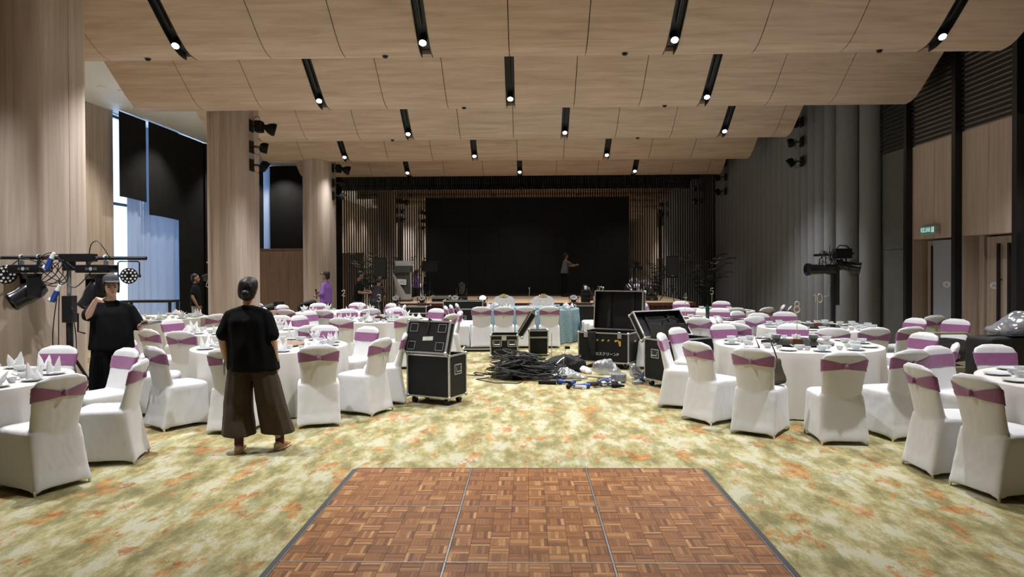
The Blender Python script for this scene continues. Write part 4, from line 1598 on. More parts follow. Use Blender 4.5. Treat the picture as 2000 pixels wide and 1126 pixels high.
cA = flight_case('upright black flight case with tilted dished lid, left of the cables', (-1.17, 9.04, 0), radians(-25.8), 0.62, 0.40, 0.52, 0.10,
                 dict(hinge='front', angle=72, depth=0.09, dishes=True, sticker=True, strap=True), [('right', 0.0, 0.44)])
cB = flight_case('small black case with side-hung lid leaning right, behind the cable heap', (-0.45, 13.52, 0), 0.0, 0.50, 0.58, 0.38, 0.07,
                 dict(hinge='right', angle=122, depth=0.10), [('front', -0.13, 0.31), ('front', 0.15, 0.31)])
MB().box2((-0.045, -0.297, 0.36), (0.045, -0.291, 0.44)).build('paper_label', PALE, cB)
cC = flight_case('big black case with white lettering and upright open lid', (1.43, 12.35, 0), radians(-28), 0.90, 0.68, 0.49, 0.11,
                 dict(hinge='back', angle=96, depth=0.12, lining=True), [], [('front', -0.31, 0.57), ('front', 0.30, 0.57)])
WHITE_INK = mat('white_stencil', (0.80, 0.80, 0.78), 0.7)
TAPE = mat('yellow_tape', (0.62, 0.38, 0.06), 0.6)
tm = text_mesh('DスクリーンP', 0.066, WHITE_INK, 0.0008)
q = link('lettering', tm, cC); q.matrix_local = Matrix.Translation((0.075, -0.342, 0.245)) @ Matrix.Rotation(pi / 2, 4, 'X')
for i, (x, wd) in enumerate([(-0.10, 0.035), (0.0, 0.05), (0.10, 0.03), (0.25, 0.08)]):
    s = 1 if i != 2 else -1
    MB().prism([(-wd / 2, 0.0), (wd / 2, 0.022), (wd / 2 - 0.012 * s, 0.04), (-wd / 2, 0.036)], 0.0015, Matrix.Translation((x, -0.3405, 0.455)) @ Matrix.Rotation(pi / 2, 4, 'X')).build('hazard_tape', TAPE, cC)
MB().prism([(0, 0), (0.028, 0.0), (0.03, 0.09), (-0.02, 0.08)], 0.0015, Matrix.Translation((0.29, -0.3405, 0.39)) @ Matrix.Rotation(pi / 2, 4, 'X')).build('hazard_tape', TAPE, cC)
MB().box2((0.4505, -0.05, 0.44), (0.452, 0.06, 0.475)).build('hazard_tape', TAPE, cC)
# black cloth hanging over its front edge
m = MB()
m.hull([((-0.20, -0.355, 0.60), (0.085, 0.02, 0.02)), ((-0.19, -0.372, 0.45), (0.075, 0.022, 0.05))], 2)
m.hull([((-0.19, -0.372, 0.45), (0.075, 0.022, 0.05)), ((-0.16, -0.372, 0.24), (0.04, 0.018, 0.06))], 2)
m.hull([((-0.20, -0.355, 0.607), (0.085, 0.02, 0.018)), ((-0.20, -0.28, 0.60), (0.08, 0.05, 0.015))], 2)
o = link('black_cloth', remesh(m, 0.012, 4, 0.006, 14), None, (1.43, 12.35, 0)); o.rotation_euler = (0, 0, radians(-28)); o.data.materials.append(mat('black_velvet', (0.008, 0.008, 0.008), 0.95))
tag(o, 'black cloth hanging over the front of the lettered case', 'cloth')
cD = flight_case('tall narrow black case with raised lid beside table eight', (2.20, 10.36, 0), radians(30), 0.90, 0.45, 0.58, 0.10,
                 dict(hinge='back', angle=128, depth=0.10, lining=True), [('left', 0.0, 0.48)])
MB().box2((-0.457, -0.14, 0.60), (-0.451, -0.08, 0.606)).build('scuff_mark', PALE, cD)
# amplifier box and its cables lying in that case
t = thing('amplifier', 'black amplifier box sitting in the tall narrow case', 'amplifier', (2.20, 10.36, 0.0), radians(30))
MB().box2((-0.40, -0.17, 0.56), (0.02, 0.17, 0.90), 0.01).build('housing', BLACK_GLOSS, t)
MB().tube([(-0.36, -0.05, 0.90), (-0.36, -0.05, 0.95), (-0.22, -0.05, 0.99), (-0.08, -0.05, 0.95), (-0.08, -0.05, 0.90)], 0.010, 8).build('carry_handle', BLACK, t, True)
MB().box2((-0.40, -0.18, 0.115), (0.02, 0.18, 0.56)).build('foam_insert', LAM_IN, t)
cE = flight_case('closed black case standing upright right of the small open case', (0.20, 13.95, 0), 0.02, 0.36, 0.34, 0.46, 0.03, None, [('right', 0.0, 0.3)], closed=True)
cF = flight_case('long closed black case before the stage, left of the thrones', (-1.70, 18.70, 0), 0.03, 1.02, 0.55, 0.74, 0.12, None, [('front', 0.0, 0.42)], closed=True)
cG = flight_case('wide black case before the stage below the lectern', (-3.06, 18.7, 0), -0.05, 0.86, 0.62, 0.60, 0.12, None, [('front', 0, 0.4)], closed=True)
MB().box2((-0.10, -0.1, 0.733), (0.14, -0.03, 0.737)).build('paper_label', PALE, cG)
cS = flight_case('small low black case on the stage edge beside the lectern', (-2.50, 20.35, 0.745), 0.0, 0.50, 0.32, 0.15, 0.02, None, [], closed=True)
cI = flight_case('black case with raised lid before the stage, right of the thrones', (1.50, 18.80, 0), 0.0, 0.50, 0.50, 0.60, 0.12, dict(hinge='right', angle=105, depth=0.09), [])
o = flight_case('flat black case lid lying on the carpet behind the small open case', (-1.05, 14.62, 0), 0.03, 0.56, 0.32, 0.06, 0.0, None, [], closed=False)
dr = thing('plastic_drum', 'black ribbed plastic drum on the stage edge right of the thrones', 'drum', (1.62, 19.95, 0.745))
MB().lathe([(0.01, 0), (0.13, 0), (0.13, 0.10), (0.138, 0.11), (0.13, 0.12), (0.13, 0.22), (0.138, 0.23), (0.13, 0.24), (0.125, 0.34), (0.05, 0.36), (0.01, 0.36)], 24).build('body', BLACK, dr, True, 30)
MB().lathe([(0.035, 0.36), (0.038, 0.45), (0.03, 0.46), (0.01, 0.46)], 14).build('cap', WHITE_PAINT, dr, True)


# ================================================================== CABLES, BAGS, CONNECTORS ON THE CARPET
CABLE = mat('black_cable', (0.012, 0.012, 0.013), 0.45)
rg = random.Random(21)
m = MB()
cx, cy = -0.12, 11.05
for i in range(150):
    # loose loops heaped up
    a0 = rg.uniform(0, 6.28)
    R = rg.uniform(0.08, 0.22)
    lx = cx + rg.gauss(0.05, 0.22); ly = cy + rg.gauss(0, 0.15)
    d = sqrt(((lx - cx) / 0.55) ** 2 + ((ly - cy) / 0.42) ** 2)
    zb = max(0.01, 0.40 * math.exp(-1.3 * d * d) * rg.uniform(0.1, 1.0))
    tx_, ty_ = rg.uniform(-0.30, 0.30), rg.uniform(-0.30, 0.30)
    turns = rg.choice([1.0, 1.4, 2.1])
    pts = []
    n = int(16 * turns)
    for k in range(n + 1):
        a = a0 + 2 * pi * turns * k / n
        rr = R * (1 + 0.12 * sin(3 * a + i))
        x = lx + rr * cos(a) * 1.25; y = ly + rr * sin(a) * 0.85
        z = zb + tx_ * (x - lx) + ty_ * (y - ly) + 0.012 * k / n
        pts.append((x + rg.gauss(0, 0.004), y + rg.gauss(0, 0.004), max(0.009, z + rg.gauss(0, 0.003))))
    m.tube(pts, 0.0062 if i % 3 else 0.009, 6)
for pts in ([(-0.62, 11.0, 0.008), (-0.8, 10.85, 0.008), (-0.5, 10.5, 0.008), (-0.15, 10.45, 0.008), (-0.1, 10.6, 0.01)],
            [(0.6, 11.0, 0.01), (0.9, 11.1, 0.008), (1.2, 10.95, 0.008), (1.5, 11.2, 0.008)],
            [(-0.7, 11.2, 0.008), (-1.1, 11.35, 0.006), (-1.7, 11.3, 0.006)],
            [(0.2, 10.8, 0.01), (0.45, 10.62, 0.008), (0.8, 10.72, 0.008)]):
    m.tube(pts, 0.007, 6)
o = m.build('cable_pile', CABLE, None, True, 180)
tag(o, 'tangled heap of black cables on the carpet', 'cables', kind='stuff')


def crumple(label, name, cat, items, m_, loc, vox, wr, ws, sm=2):
    mb = MB()
    for it in items:
        mb.hull(it, 2)
    o = link(name, remesh(mb, vox, sm, wr, ws), None, loc)
    o.data.materials.append(m_)
    for v in o.data.vertices:
        if v.co.z < 0.002:
            v.co.z = 0.002
    tag(o, label, cat)
    return o


BAGB = mat('black_nylon', (0.007, 0.007, 0.0075), 0.6, spec=0.3)
crumple('slumped black fabric bag beside the cable heap', 'fabric_bag', 'bag',
        [[((-0.22, 0, 0.10), (0.17, 0.15, 0.10)), ((0.15, 0.03, 0.12), (0.18, 0.16, 0.12)), ((-0.02, 0, 0.22), (0.16, 0.09, 0.07))], [((0.15, 0.03, 0.06), (0.18, 0.16, 0.06)), ((0.30, -0.02, 0.04), (0.08, 0.10, 0.04))]],
        BAGB, (0.62, 11.72, 0), 0.012, 0.016, 11)
crumple('crumpled clear plastic bag in front of the black fabric bag', 'plastic_bag', 'plastic bag',
        [[((-0.14, 0, 0.05), (0.16, 0.12, 0.05)), ((0.12, 0.0, 0.05), (0.17, 0.10, 0.05)), ((0.0, 0.02, 0.13), (0.10, 0.06, 0.05))], [((0.12, 0, 0.03), (0.2, 0.1, 0.03)), ((0.32, -0.02, 0.02), (0.06, 0.06, 0.02))]],
        PLASTIC, (0.55, 10.95, 0), 0.014, 0.022, 16, 1)
crumple('clear plastic bag standing against the lettered case', 'plastic_bag', 'plastic bag',
        [[((-0.10, 0, 0.12), (0.14, 0.05, 0.12)), ((0.12, -0.02, 0.05), (0.12, 0.07, 0.05)), ((0.0, 0.03, 0.22), (0.10, 0.03, 0.04))]],
        PLASTIC, (1.25, 11.35, 0), 0.014, 0.02, 15, 1)
crumple('clear plastic bag between the grey wrapped box and tall narrow case', 'plastic_bag', 'plastic bag',
        [[((0, 0, 0.08), (0.10, 0.08, 0.08)), ((-0.05, 0.0, 0.2), (0.06, 0.03, 0.04))]],
        PLASTIC, (1.66, 10.92, 0), 0.014, 0.02, 15, 1)
crumple('white crumpled wrapping left of the lettered case', 'wrapping', 'wrapping', [[((0, 0, 0.05), (0.07, 0.09, 0.05)), ((0.05, -0.12, 0.03), (0.05, 0.12, 0.03))]], LINEN, (0.92, 11.62, 0), 0.010, 0.032, 22, 0)
o = crumple('grey plastic wrapped box on the carpet', 'wrapped_box', 'box', [[((-0.09, -0.05, 0.03), 0.02), ((0.09, -0.05, 0.03), 0.02), ((-0.09, 0.06, 0.12), 0.02), ((0.09, 0.06, 0.12), 0.02), ((-0.09, -0.05, 0.12), 0.02), ((0.09, -0.05, 0.12), 0.02), ((-0.09, 0.06, 0.03), 0.02), ((0.09, 0.06, 0.03), 0.02)]],
            mat('grey_film', (0.22, 0.23, 0.24), 0.25, var=0.35, vscale=18), (1.34, 10.55, 0), 0.01, 0.006, 26, 1)
BLUE = mat('cee_blue', (0.015, 0.06, 0.30), 0.35)
WPLUG = mat('white_plastic', (0.78, 0.78, 0.76), 0.35)


def connector(label, loc, rz, tilt=0.0, cap=WPLUG, body=BLUE, L=0.12, r=0.032):
    t = thing('power_connector', label, 'connector', loc, rz, 'power connectors on the carpet')
    MB().lathe([(0.01, 0), (r, 0), (r * 1.15, 0.01), (r * 1.15, L * 0.45), (r * 0.9, L * 0.5), (r * 0.75, L), (0.01, L)], 16).build('body', body, t, True, 30)
    MB().lathe([(0.01, L), (r * 0.62, L), (r * 0.5, L * 1.4), (0.01, L * 1.4)], 14).build('gland', cap, t, True, 30)
    MB().lathe([(r * 0.6, -0.012), (r * 1.05, -0.012), (r * 1.05, 0.0), (r * 0.6, 0.0)], 16).build('socket_ring', cap, t, True, 30)
    t.matrix_world = Matrix.Translation(loc) @ Matrix.Rotation(rz, 4, 'Z') @ Matrix.Rotation(pi / 2 + tilt, 4, 'X')
    return t


connector('blue connector nearest the case beside the plastic bag', (0.44, 10.42, 0.04), 1.2, 0, BLACK)
connector('blue round connector between the black bar and white plug', (0.60, 10.22, 0.04), 2.6, 0, BLACK)
connector('blue tube connector left of the white connector cluster', (0.86, 10.05, 0.04), -1.5, 0, BLUE, BLUE, 0.16)
connector('white and blue connector at the left of the cluster', (1.05, 10.35, 0.04), 0.5)
connector('white and black connector in front of the cluster', (1.18, 10.22, 0.04), 2.0, 0, WPLUG, BLACK)
connector('blue and white connector at the back of the cluster', (1.18, 10.58, 0.04), -0.6)
connector('white connector at the middle of the cluster', (1.10, 10.16, 0.04), 3.4, 0, WPLUG, WPLUG)
connector('blue connector between the wrapped box and the cluster', (1.24, 10.38, 0.04), -2.2)
connector('black connector at the right of the cluster', (1.20, 10.10, 0.035), 1.3, 0, BLACK, BLACK)
connector('upper blue connector beside the tall narrow case', (1.74, 10.72, 0.12), 0.9)
connector('lower blue connector beside the tall narrow case', (1.72, 10.60, 0.04), -0.8)
t = thing('power_strip', 'white power adaptor with plug lying on the carpet', 'power adaptor', (0.72, 10.02, 0), -0.6)
MB().box2((-0.08, -0.035, 0.0), (0.10, 0.035, 0.05), 0.008).build('body', WPLUG, t)
MB().ball((-0.12, -0.10, 0.034), 0.034, 14).build('plug', BLACK, t, True)
MB().tube([(-0.10, -0.09, 0.03), (-0.02, -0.09, 0.02), (0.05, -0.06, 0.02), (0.06, -0.03, 0.02)], 0.006, 6).build('lead', BLACK, t)
o = MB().box((0.28, 10.42, 0.025), (0.26, 0.07, 0.05), Matrix.Rotation(-0.2, 3, 'Z'), 0.006).build('adaptor_box', BLACK); tag(o, 'black bar shaped adaptor in front of the plastic bag', 'adaptor')
o = MB().box((0.93, 10.28, 0.025), (0.16, 0.08, 0.05), Matrix.Rotation(-0.7, 3, 'Z'), 0.006).build('adaptor_box', mat('dark_grey_plastic', (0.03, 0.03, 0.032), 0.5)); tag(o, 'dark grey adaptor behind the blue tube connector', 'adaptor')
o = MB().box((1.60, 10.42, 0.022), (0.14, 0.08, 0.044), Matrix.Rotation(0.3, 3, 'Z'), 0.006).build('adaptor_box', mat('mid_grey_plastic', (0.28, 0.29, 0.29), 0.5)); tag(o, 'grey adaptor right of the wrapped box', 'adaptor')
m = MB()
for i in range(16):
    a0 = rg.uniform(0, 6.28); R = rg.uniform(0.05, 0.14); lx = 1.10 + rg.gauss(0, 0.06); ly = 10.34 + rg.gauss(0, 0.08)
    m.tube([(lx + R * cos(a0 + 2 * pi * k / 14), ly + R * sin(a0 + 2 * pi * k / 14), max(0.007, 0.03 + 0.03 * sin(a0 * 3 + k * 0.4))) for k in range(12)], 0.006, 6)
o = m.build('cable_pile', CABLE, None, True, 180); tag(o, 'thin leads tangled among the white and blue connectors', 'cables', kind='stuff')
m = MB()
for i in range(14):
    a0 = rg.uniform(0, 6.28); R = rg.uniform(0.08, 0.17); lx = 1.72 + rg.gauss(0, 0.04); ly = 10.72 + rg.gauss(0, 0.1)
    m.tube([(lx + R * 0.7 * cos(a0 + 2 * pi * k / 14), ly + R * sin(a0 + 2 * pi * k / 14), max(0.007, 0.02 + i * 0.008 + 0.02 * sin(k))) for k in range(14)], 0.006, 6)
o = m.build('cable_pile', mat('grey_cable', (0.10, 0.105, 0.11), 0.5), None, True, 180); tag(o, 'coiled grey leads beside the tall narrow case', 'cables', kind='stuff')
# small microphone stand and gooseneck among the cables
t = thing('gooseneck_stand', 'bent grey gooseneck rod with black clip rising behind the plastic bag', 'gooseneck', (0.46, 11.30, 0))
MB().tube([(-0.05, -0.1, 0.01), (-0.03, 0.0, 0.16), (0.06, 0.06, 0.24), (0.12, 0.10, 0.27)], 0.010, 8).build('gooseneck', ALU, t, True)
MB().tube([(0.10, 0.10, 0.01), (0.11, 0.10, 0.30), (0.15, 0.10, 0.42)], 0.006, 6).build('rod', ALU, t)
MB().box2((0.13, 0.07, 0.41), (0.21, 0.12, 0.45), 0.008).build('clip', BLACK, t)
t = thing('thin_stand', 'thin grey rod standing right of the closed upright case', 'stand', (0.42, 12.65, 0))
MB().cyl((0, 0, 0.01), (0, 0, 0.55), 0.008, 0.006, 8).build('rod', ALU, t)
MB().cyl((0, 0, 0), (0, 0, 0.012), 0.07, 0.07, 20).build('base', ALU, t)
t = thing('connector_bundle', 'bundle of white sockets and black leads left of the lettered case', 'cable bundle', (0.86, 12.30, 0))
m = MB()
for i in range(8):
    m.ball((rg.uniform(-0.10, 0.12), rg.uniform(-0.12, 0.10), 0.05 + 0.02 * i), 0.035, 8, (1.3, 0.8, 0.8))
m.build('sockets', WPLUG, t, True)
m = MB()
for i in range(9):
    a0 = rg.uniform(0, 6)
    m.tube([(0.12 * cos(a0 + k * 0.5), 0.12 * sin(a0 + k * 0.5), 0.02 + 0.018 * i + 0.01 * k) for k in range(9)], 0.010, 6)
m.build('leads', CABLE, t, True, 180)

# ================================================================== HEAD TABLE THRONES
VINYL = mat('white_tufted_vinyl', (0.72, 0.70, 0.67), 0.4)
WLAQ = mat('white_lacquer', (0.72, 0.74, 0.80), 0.3)


def throne(x, lab):
    t = thing('throne_chair', lab, 'throne', (x, 18.52, 0), 0, 'white bridal thrones')
    # heart shaped back frame
    def outline(s):
        pts = []
        for k in range(41):
            a = pi * k / 40
            xx = 0.30 * cos(a)
            zz = 0.80 + 0.20 * (sin(a) ** 0.8) - 0.035 * math.exp(-(xx / 0.09) ** 2) + 0.0
            pts.append((xx * s, (zz - 0.75) * s + 0.75))
        pts += [(-0.26 * s, 0.62), (-0.20 * s, 0.46), (0.20 * s, 0.46), (0.26 * s, 0.62)]
        return pts
    MB().prism(outline(1.0), 0.07, Matrix.Translation((0, 0.30, 0)) @ Matrix.Rotation(pi / 2, 4, 'X')).build('back_frame', WLAQ, t, True, 40)
    bk = MB().prism(outline(0.80), 0.035, Matrix.Translation((0, 0.232, 0.0)) @ Matrix.Rotation(pi / 2, 4, 'X')).build('back_cushion', VINYL, t, True, 40)
    for bx, bz in ((-0.07, 0.85), (0.07, 0.85), (0, 0.76), (-0.13, 0.76), (0.13, 0.76)):
        MB().ball((bx, 0.197, bz), 0.012, 8).build('button', GOLD, bk, True)
    m = MB()
    for k in range(-4, 5):
        a = pi / 2 + k * 0.28
        m.hull([((0, 0.215, 0.955), 0.016), ((0.10 * cos(a) * (1.3 if abs(k) > 2 else 1), 0.205, 0.955 + 0.07 * sin(a)), 0.010)], 1)
    m.build('crest', GOLD, t, True, 60)
    MB().box2((-0.28, -0.28, 0.32), (0.28, 0.24, 0.46), 0.03).build('seat', VINYL, t, True, 40)
    for sx in (-1, 1):
        MB().tube([(sx * 0.29, 0.24, 0.64), (sx * 0.31, 0.0, 0.66), (sx * 0.31, -0.22, 0.63), (sx * 0.30, -0.26, 0.40)], 0.03, 8).build('armrest', WLAQ, t, True)
        for y in (-0.24, 0.22):
            MB().cyl((sx * 0.24, y, 0), (sx * 0.25, y, 0.33), 0.02, 0.032, 10).build('leg', WLAQ, t, True)
    return t


throne(-0.64, 'left white tufted throne with gold crest behind the teal table')
throne(0.40, 'right white tufted throne with gold crest behind the teal table')

# ================================================================== LIGHTING GEAR
DKLENS = mat('dark_lens', (0.02, 0.02, 0.022), 0.08)
LEDM = mat('led_cell', (0.62, 0.60, 0.56), 0.25)
GREYTXT = mat('grey_badge', (0.35, 0.36, 0.37), 0.5)
SILVER = mat('silver_clamp', (0.62, 0.65, 0.70), 0.3, 0.8)


def par_meshes(r=0.105, L=0.12):
    h = MB().lathe([(0.02, -L), (r * 0.7, -L), (r * 0.92, -L * 0.55), (r, -0.02), (r * 1.02, 0.0), (r * 0.96, 0.004), (0.02, 0.004)], 20)
    house = h.mesh('housing', BLACK_GLOSS, True, 30)
    m = MB()
    for n, rr in ((12, r * 0.78), (6, r * 0.42)):
        for k in range(n):
            a = 2 * pi * k / n
            m.cyl((rr * cos(a), rr * sin(a), 0.003), (rr * cos(a), rr * sin(a), 0.010), r * 0.135, r * 0.12, 10)
    led = m.mesh('led_cells', LEDM, True, 30)
    return house, led


PARM = par_meshes()


def par_light(label, loc, rz, tilt, hang=True, s=1.0, group=None, lit=False):
    """face looks along local -y when tilt = 0; hang: yoke goes up to a bar, otherwise down to the deck"""
    t = thing('par_light', label, 'stage light', loc, rz, group)
    h = link('housing', PARM[0], t)
    h.matrix_local = Matrix.Rotation(tilt, 4, 'X') @ Matrix.Rotation(pi / 2, 4, 'X') @ Matrix.Diagonal((s, s, s, 1))
    link('led_cells', PARM[1], h)
    sg = 1 if hang else -1
    m = MB()
    w = 0.125 * s
    top = 0.19 * s if hang else 0.125 * s
    m.tube([(-w, 0, 0), (-w, 0.0, sg * top * 0.9), (-w * 0.85, 0, sg * top), (w * 0.85, 0, sg * top), (w, 0, sg * top * 0.9), (w, 0, 0)], 0.008, 6)
    if not hang:
        for x in (-w * 0.8, w * 0.8):
            m.tube([(x, -0.12 * s, -top - 0.004), (x, 0.12 * s, -top - 0.004)], 0.008, 6)
    m.build('yoke', BLACK_METAL, t, True)
    for x in (-w, w):
        MB().cyl((x - 0.014, 0, 0), (x + 0.014, 0, 0), 0.018, 0.018, 10).build('knob', BLACK, t)
    return t


def moving_head(label, loc, rz, pan, tilt, hang=True, group='moving head lights'):
    """origin at the clamp/bar for a hung one, at the deck for a standing one"""
    t = thing('moving_head_light', label, 'stage light', loc, rz, group)
    sg = -1 if hang else 1
    zb = -0.12 if hang else 0.05
    b = MB().box2((-0.18, -0.12, zb - 0.045), (0.18, 0.12, zb + 0.045), 0.02).build('base', BLACK_GLOSS, t, True, 40)
    f = MB().cyl((0, -0.123, zb), (0, -0.119, zb), 0.02, 0.02, 16).build('display_dial', GREYTXT, b)
    MB().box2((-0.06, -0.122, zb - 0.015), (-0.03, -0.119, zb + 0.015)).box2((0.03, -0.122, zb - 0.015), (0.07, -0.119, zb + 0.015)).build('display', mat('display_grey', (0.08, 0.085, 0.09), 0.3), b)
    M = Matrix.Rotation(pan, 4, 'Z')
    z0 = zb + sg * 0.055
    m = MB()
    for sx in (-1, 1):
        m.box2((sx * 0.135, -0.07, min(z0, z0 + sg * 0.27)), (sx * 0.175, 0.07, max(z0, z0 + sg * 0.27)), 0.012)
    m.box2((-0.175, -0.075, min(z0, z0 + sg * 0.06)), (0.175, 0.075, max(z0, z0 + sg * 0.06)), 0.015)
    y = m.build('yoke', BLACK_GLOSS, t, True, 40); y.matrix_local = M
    hm = MB()
    hm.lathe([(0.02, -0.15), (0.09, -0.14), (0.115, -0.08), (0.12, 0.05), (0.105, 0.12), (0.11, 0.21), (0.10, 0.225), (0.088, 0.215), (0.088, 0.20)], 24)
    hd = hm.build('head', BLACK_GLOSS, t, True, 35)
    hd.matrix_local = Matrix.Translation((0, 0, z0 + sg * 0.20)) @ M @ Matrix.Rotation(tilt, 4, 'X')
    MB().lathe([(0.01, 0.2), (0.086, 0.198), (0.05, 0.21), (0.01, 0.214)], 20).build('lens', DKLENS, hd, True)
    if hang:
        for x in (-0.10, 0.10):
            c = MB().box2((x - 0.016, -0.02, -0.08), (x + 0.016, 0.02, -0.03)).tube([(x, 0.035 * cos(a), 0.035 * sin(a)) for a in [radians(d) for d in range(-90, 200, 30)]], 0.012, 6).build('clamp', SILVER, t, True, 40)
    return t


# T-bar stand in front of the nearest column
SX, SY = -5.15, 7.85
t = thing('light_stand', 'black crank lighting stand with T-bar before the nearest column', 'light stand', (SX, SY, 0))
MB().cyl((0, 0, 0.10), (0, 0, 1.25), 0.036, None, 16).build('mast', BLACK_METAL, t, True)
MB().cyl((0, 0, 1.25), (0, 0, 1.85), 0.024, None, 14).build('upper_tube', GALV, t, True)
MB().box2((-0.055, -0.055, 1.12), (0.055, 0.055, 1.42), 0.01).build('winch_box', BLACK_METAL, t)
MB().tube([(0.05, -0.02, 1.22), (0.11, -0.02, 1.22), (0.12, -0.04, 1.02), (0.20, -0.04, 1.00)], 0.010, 8).build('crank', BLACK_METAL, t, True)
MB().box2((-0.05, -0.05, 0.70), (0.05, 0.05, 0.78), 0.008).build('hub', BLACK_METAL, t)
for a in (200, 320, 80):
    c, s = cos(radians(a)), sin(radians(a))
    lg = MB().tube([(0.04 * c, 0.04 * s, 0.74), (0.55 * c, 0.55 * s, 0.03)], 0.018, 8).build('leg', BLACK_METAL, t, True)
    MB().tube([(0.03 * c, 0.03 * s, 0.14), (0.30 * c, 0.30 * s, 0.39)], 0.010, 6).build('brace', BLACK_METAL, lg)
    MB().ball((0.55 * c, 0.55 * s, 0.026), 0.026, 10).build('rubber_foot', RUB, lg, True)
MB().box2((-0.09, -0.05, 1.80), (0.30, 0.05, 1.89), 0.01).build('dimmer_pack', BLACK_METAL, t)
MB().tube([(-1.05, 0.0, 1.855), (0.88, 0.0, 1.835)], 0.022, 10).build('crossbar', BLACK_METAL, t, True)
MB().box2((-0.05, -0.05, 1.70), (0.05, 0.05, 1.80), 0.01).build('coupler', BLACK_METAL, t)
m = MB()
for i in range(7):
    r1 = rg.uniform(0.09, 0.17)
    m.tube([(-0.18 + 0.02 * sin(i * 9) + r1 * cos(a + i) * 1.1, -0.03 - 0.006 * i, 1.67 + 0.02 * cos(i * 7) + r1 * sin(a) * (0.8 if sin(a) < 0 else 1.3)) for a in [2 * pi * k / 22 for k in range(23)]], 0.0055, 5)
for pts in ([(-1.0, -0.03, 1.86), (-0.9, -0.04, 1.74), (-0.75, -0.03, 1.85)], [(-0.68, -0.03, 1.72), (-0.5, -0.05, 1.84), (-0.35, -0.03, 1.80)], [(0.0, -0.05, 1.80), (0.15, -0.06, 1.72), (0.35, -0.04, 1.84)],
            [(0.02, -0.06, 1.55), (0.12, -0.06, 1.52), (0.28, -0.05, 1.68)], [(0.25, -0.03, 1.89), (0.28, -0.03, 2.0), (0.36, -0.03, 2.02), (0.48, -0.03, 1.85)],
            [(-0.08, -0.04, 1.60), (-0.09, -0.05, 1.2), (-0.10, -0.05, 0.6), (-0.12, -0.06, 0.15)], [(-0.10, -0.04, 1.50), (-0.16, -0.05, 1.0), (-0.15, -0.05, 0.5), (-0.22, -0.08, 0.10)],
            [(0.05, -0.04, 1.3), (0.10, -0.04, 0.9), (0.06, -0.04, 0.5)]):
    # smooth the polyline
    P = [Vector(p) for p in pts]
    S = []
    for i in range(len(P) - 1):
        for k in range(6):
            u = k / 6
            p0 = P[max(i - 1, 0)]; p1 = P[i]; p2 = P[i + 1]; p3 = P[min(i + 2, len(P) - 1)]
            S.append(0.5 * ((2 * p1) + (-p0 + p2) * u + (2 * p0 - 5 * p1 + 4 * p2 - p3) * u * u + (-p0 + 3 * p1 - 3 * p2 + p3) * u ** 3))
    S.append(P[-1])
    m.tube(S, 0.006, 5)
m.build('wiring', CABLE, t, True, 180)
for i, (x, z, rz) in enumerate([(-0.17, 1.78, 0.5), (-0.11, 1.42, 0.1)]):
    b = MB().cyl((x - 0.04, -0.07, z - 0.06), (x + 0.02, -0.07, z + 0.06), 0.030, 0.028, 14).build('plug', BLUE, t, True)
    MB().cyl((x + 0.02, -0.07, z + 0.06), (x + 0.05, -0.07, z + 0.12), 0.026, 0.018, 14).build('plug_end', WPLUG, b, True)
    MB().cyl((x - 0.04, -0.075, z - 0.06), (x - 0.07, -0.085, z - 0.03), 0.022, 0.022, 12).build('plug_flap', WPLUG, b, True)
moving_head('big black moving head light hanging left of the stand mast', (SX - 0.44, SY, 1.845), 0.0, -0.75, radians(122), True)
moving_head('black moving head light hanging behind the capped woman', (SX + 0.32, SY, 1.84), 0.0, -0.7, radians(150), True)
par_light('round LED lamp at the left end of the T-bar', (SX - 0.72, SY, 1.66), radians(20), radians(-4), True, 1.0, 'LED par lamps on the T-bar')
par_light('round LED lamp at the right end of the T-bar', (SX + 0.68, SY, 1.64), radians(25), radians(-4), True, 0.85, 'LED par lamps on the T-bar')

# stage front uplights
for i, (px, w) in enumerate([(-3.72, 'in front of the lectern'), (-2.98, 'right of the lectern'), (-2.05, 'above the long black case'), (-1.27, 'left of the thrones'), (1.28, 'right of the thrones'), (2.07, 'left of the tall open lid')]):
    par_light('LED stage lamp tilted upwards on the stage edge, %s' % w, (px, 19.86, 0.745 + 0.140), 0.0, radians(-48), False, 1.0, 'LED lamps along the stage edge')
moving_head('black moving head light standing on the stage left of the thrones', (-2.0, 21.3, 0.745), 0, 0.3, radians(20), False)
moving_head('black moving head light standing on the stage behind the drum', (1.75, 21.0, 0.745), 0, 0.2, radians(-70), False)
moving_head('black moving head light on the stage left above the open lid', (3.02, 20.9, 0.745), 0, 0.3, radians(-60), False)
moving_head('black moving head light on the stage right above the open lid', (3.62, 20.9, 0.745), 0, -0.2, radians(-80), False)


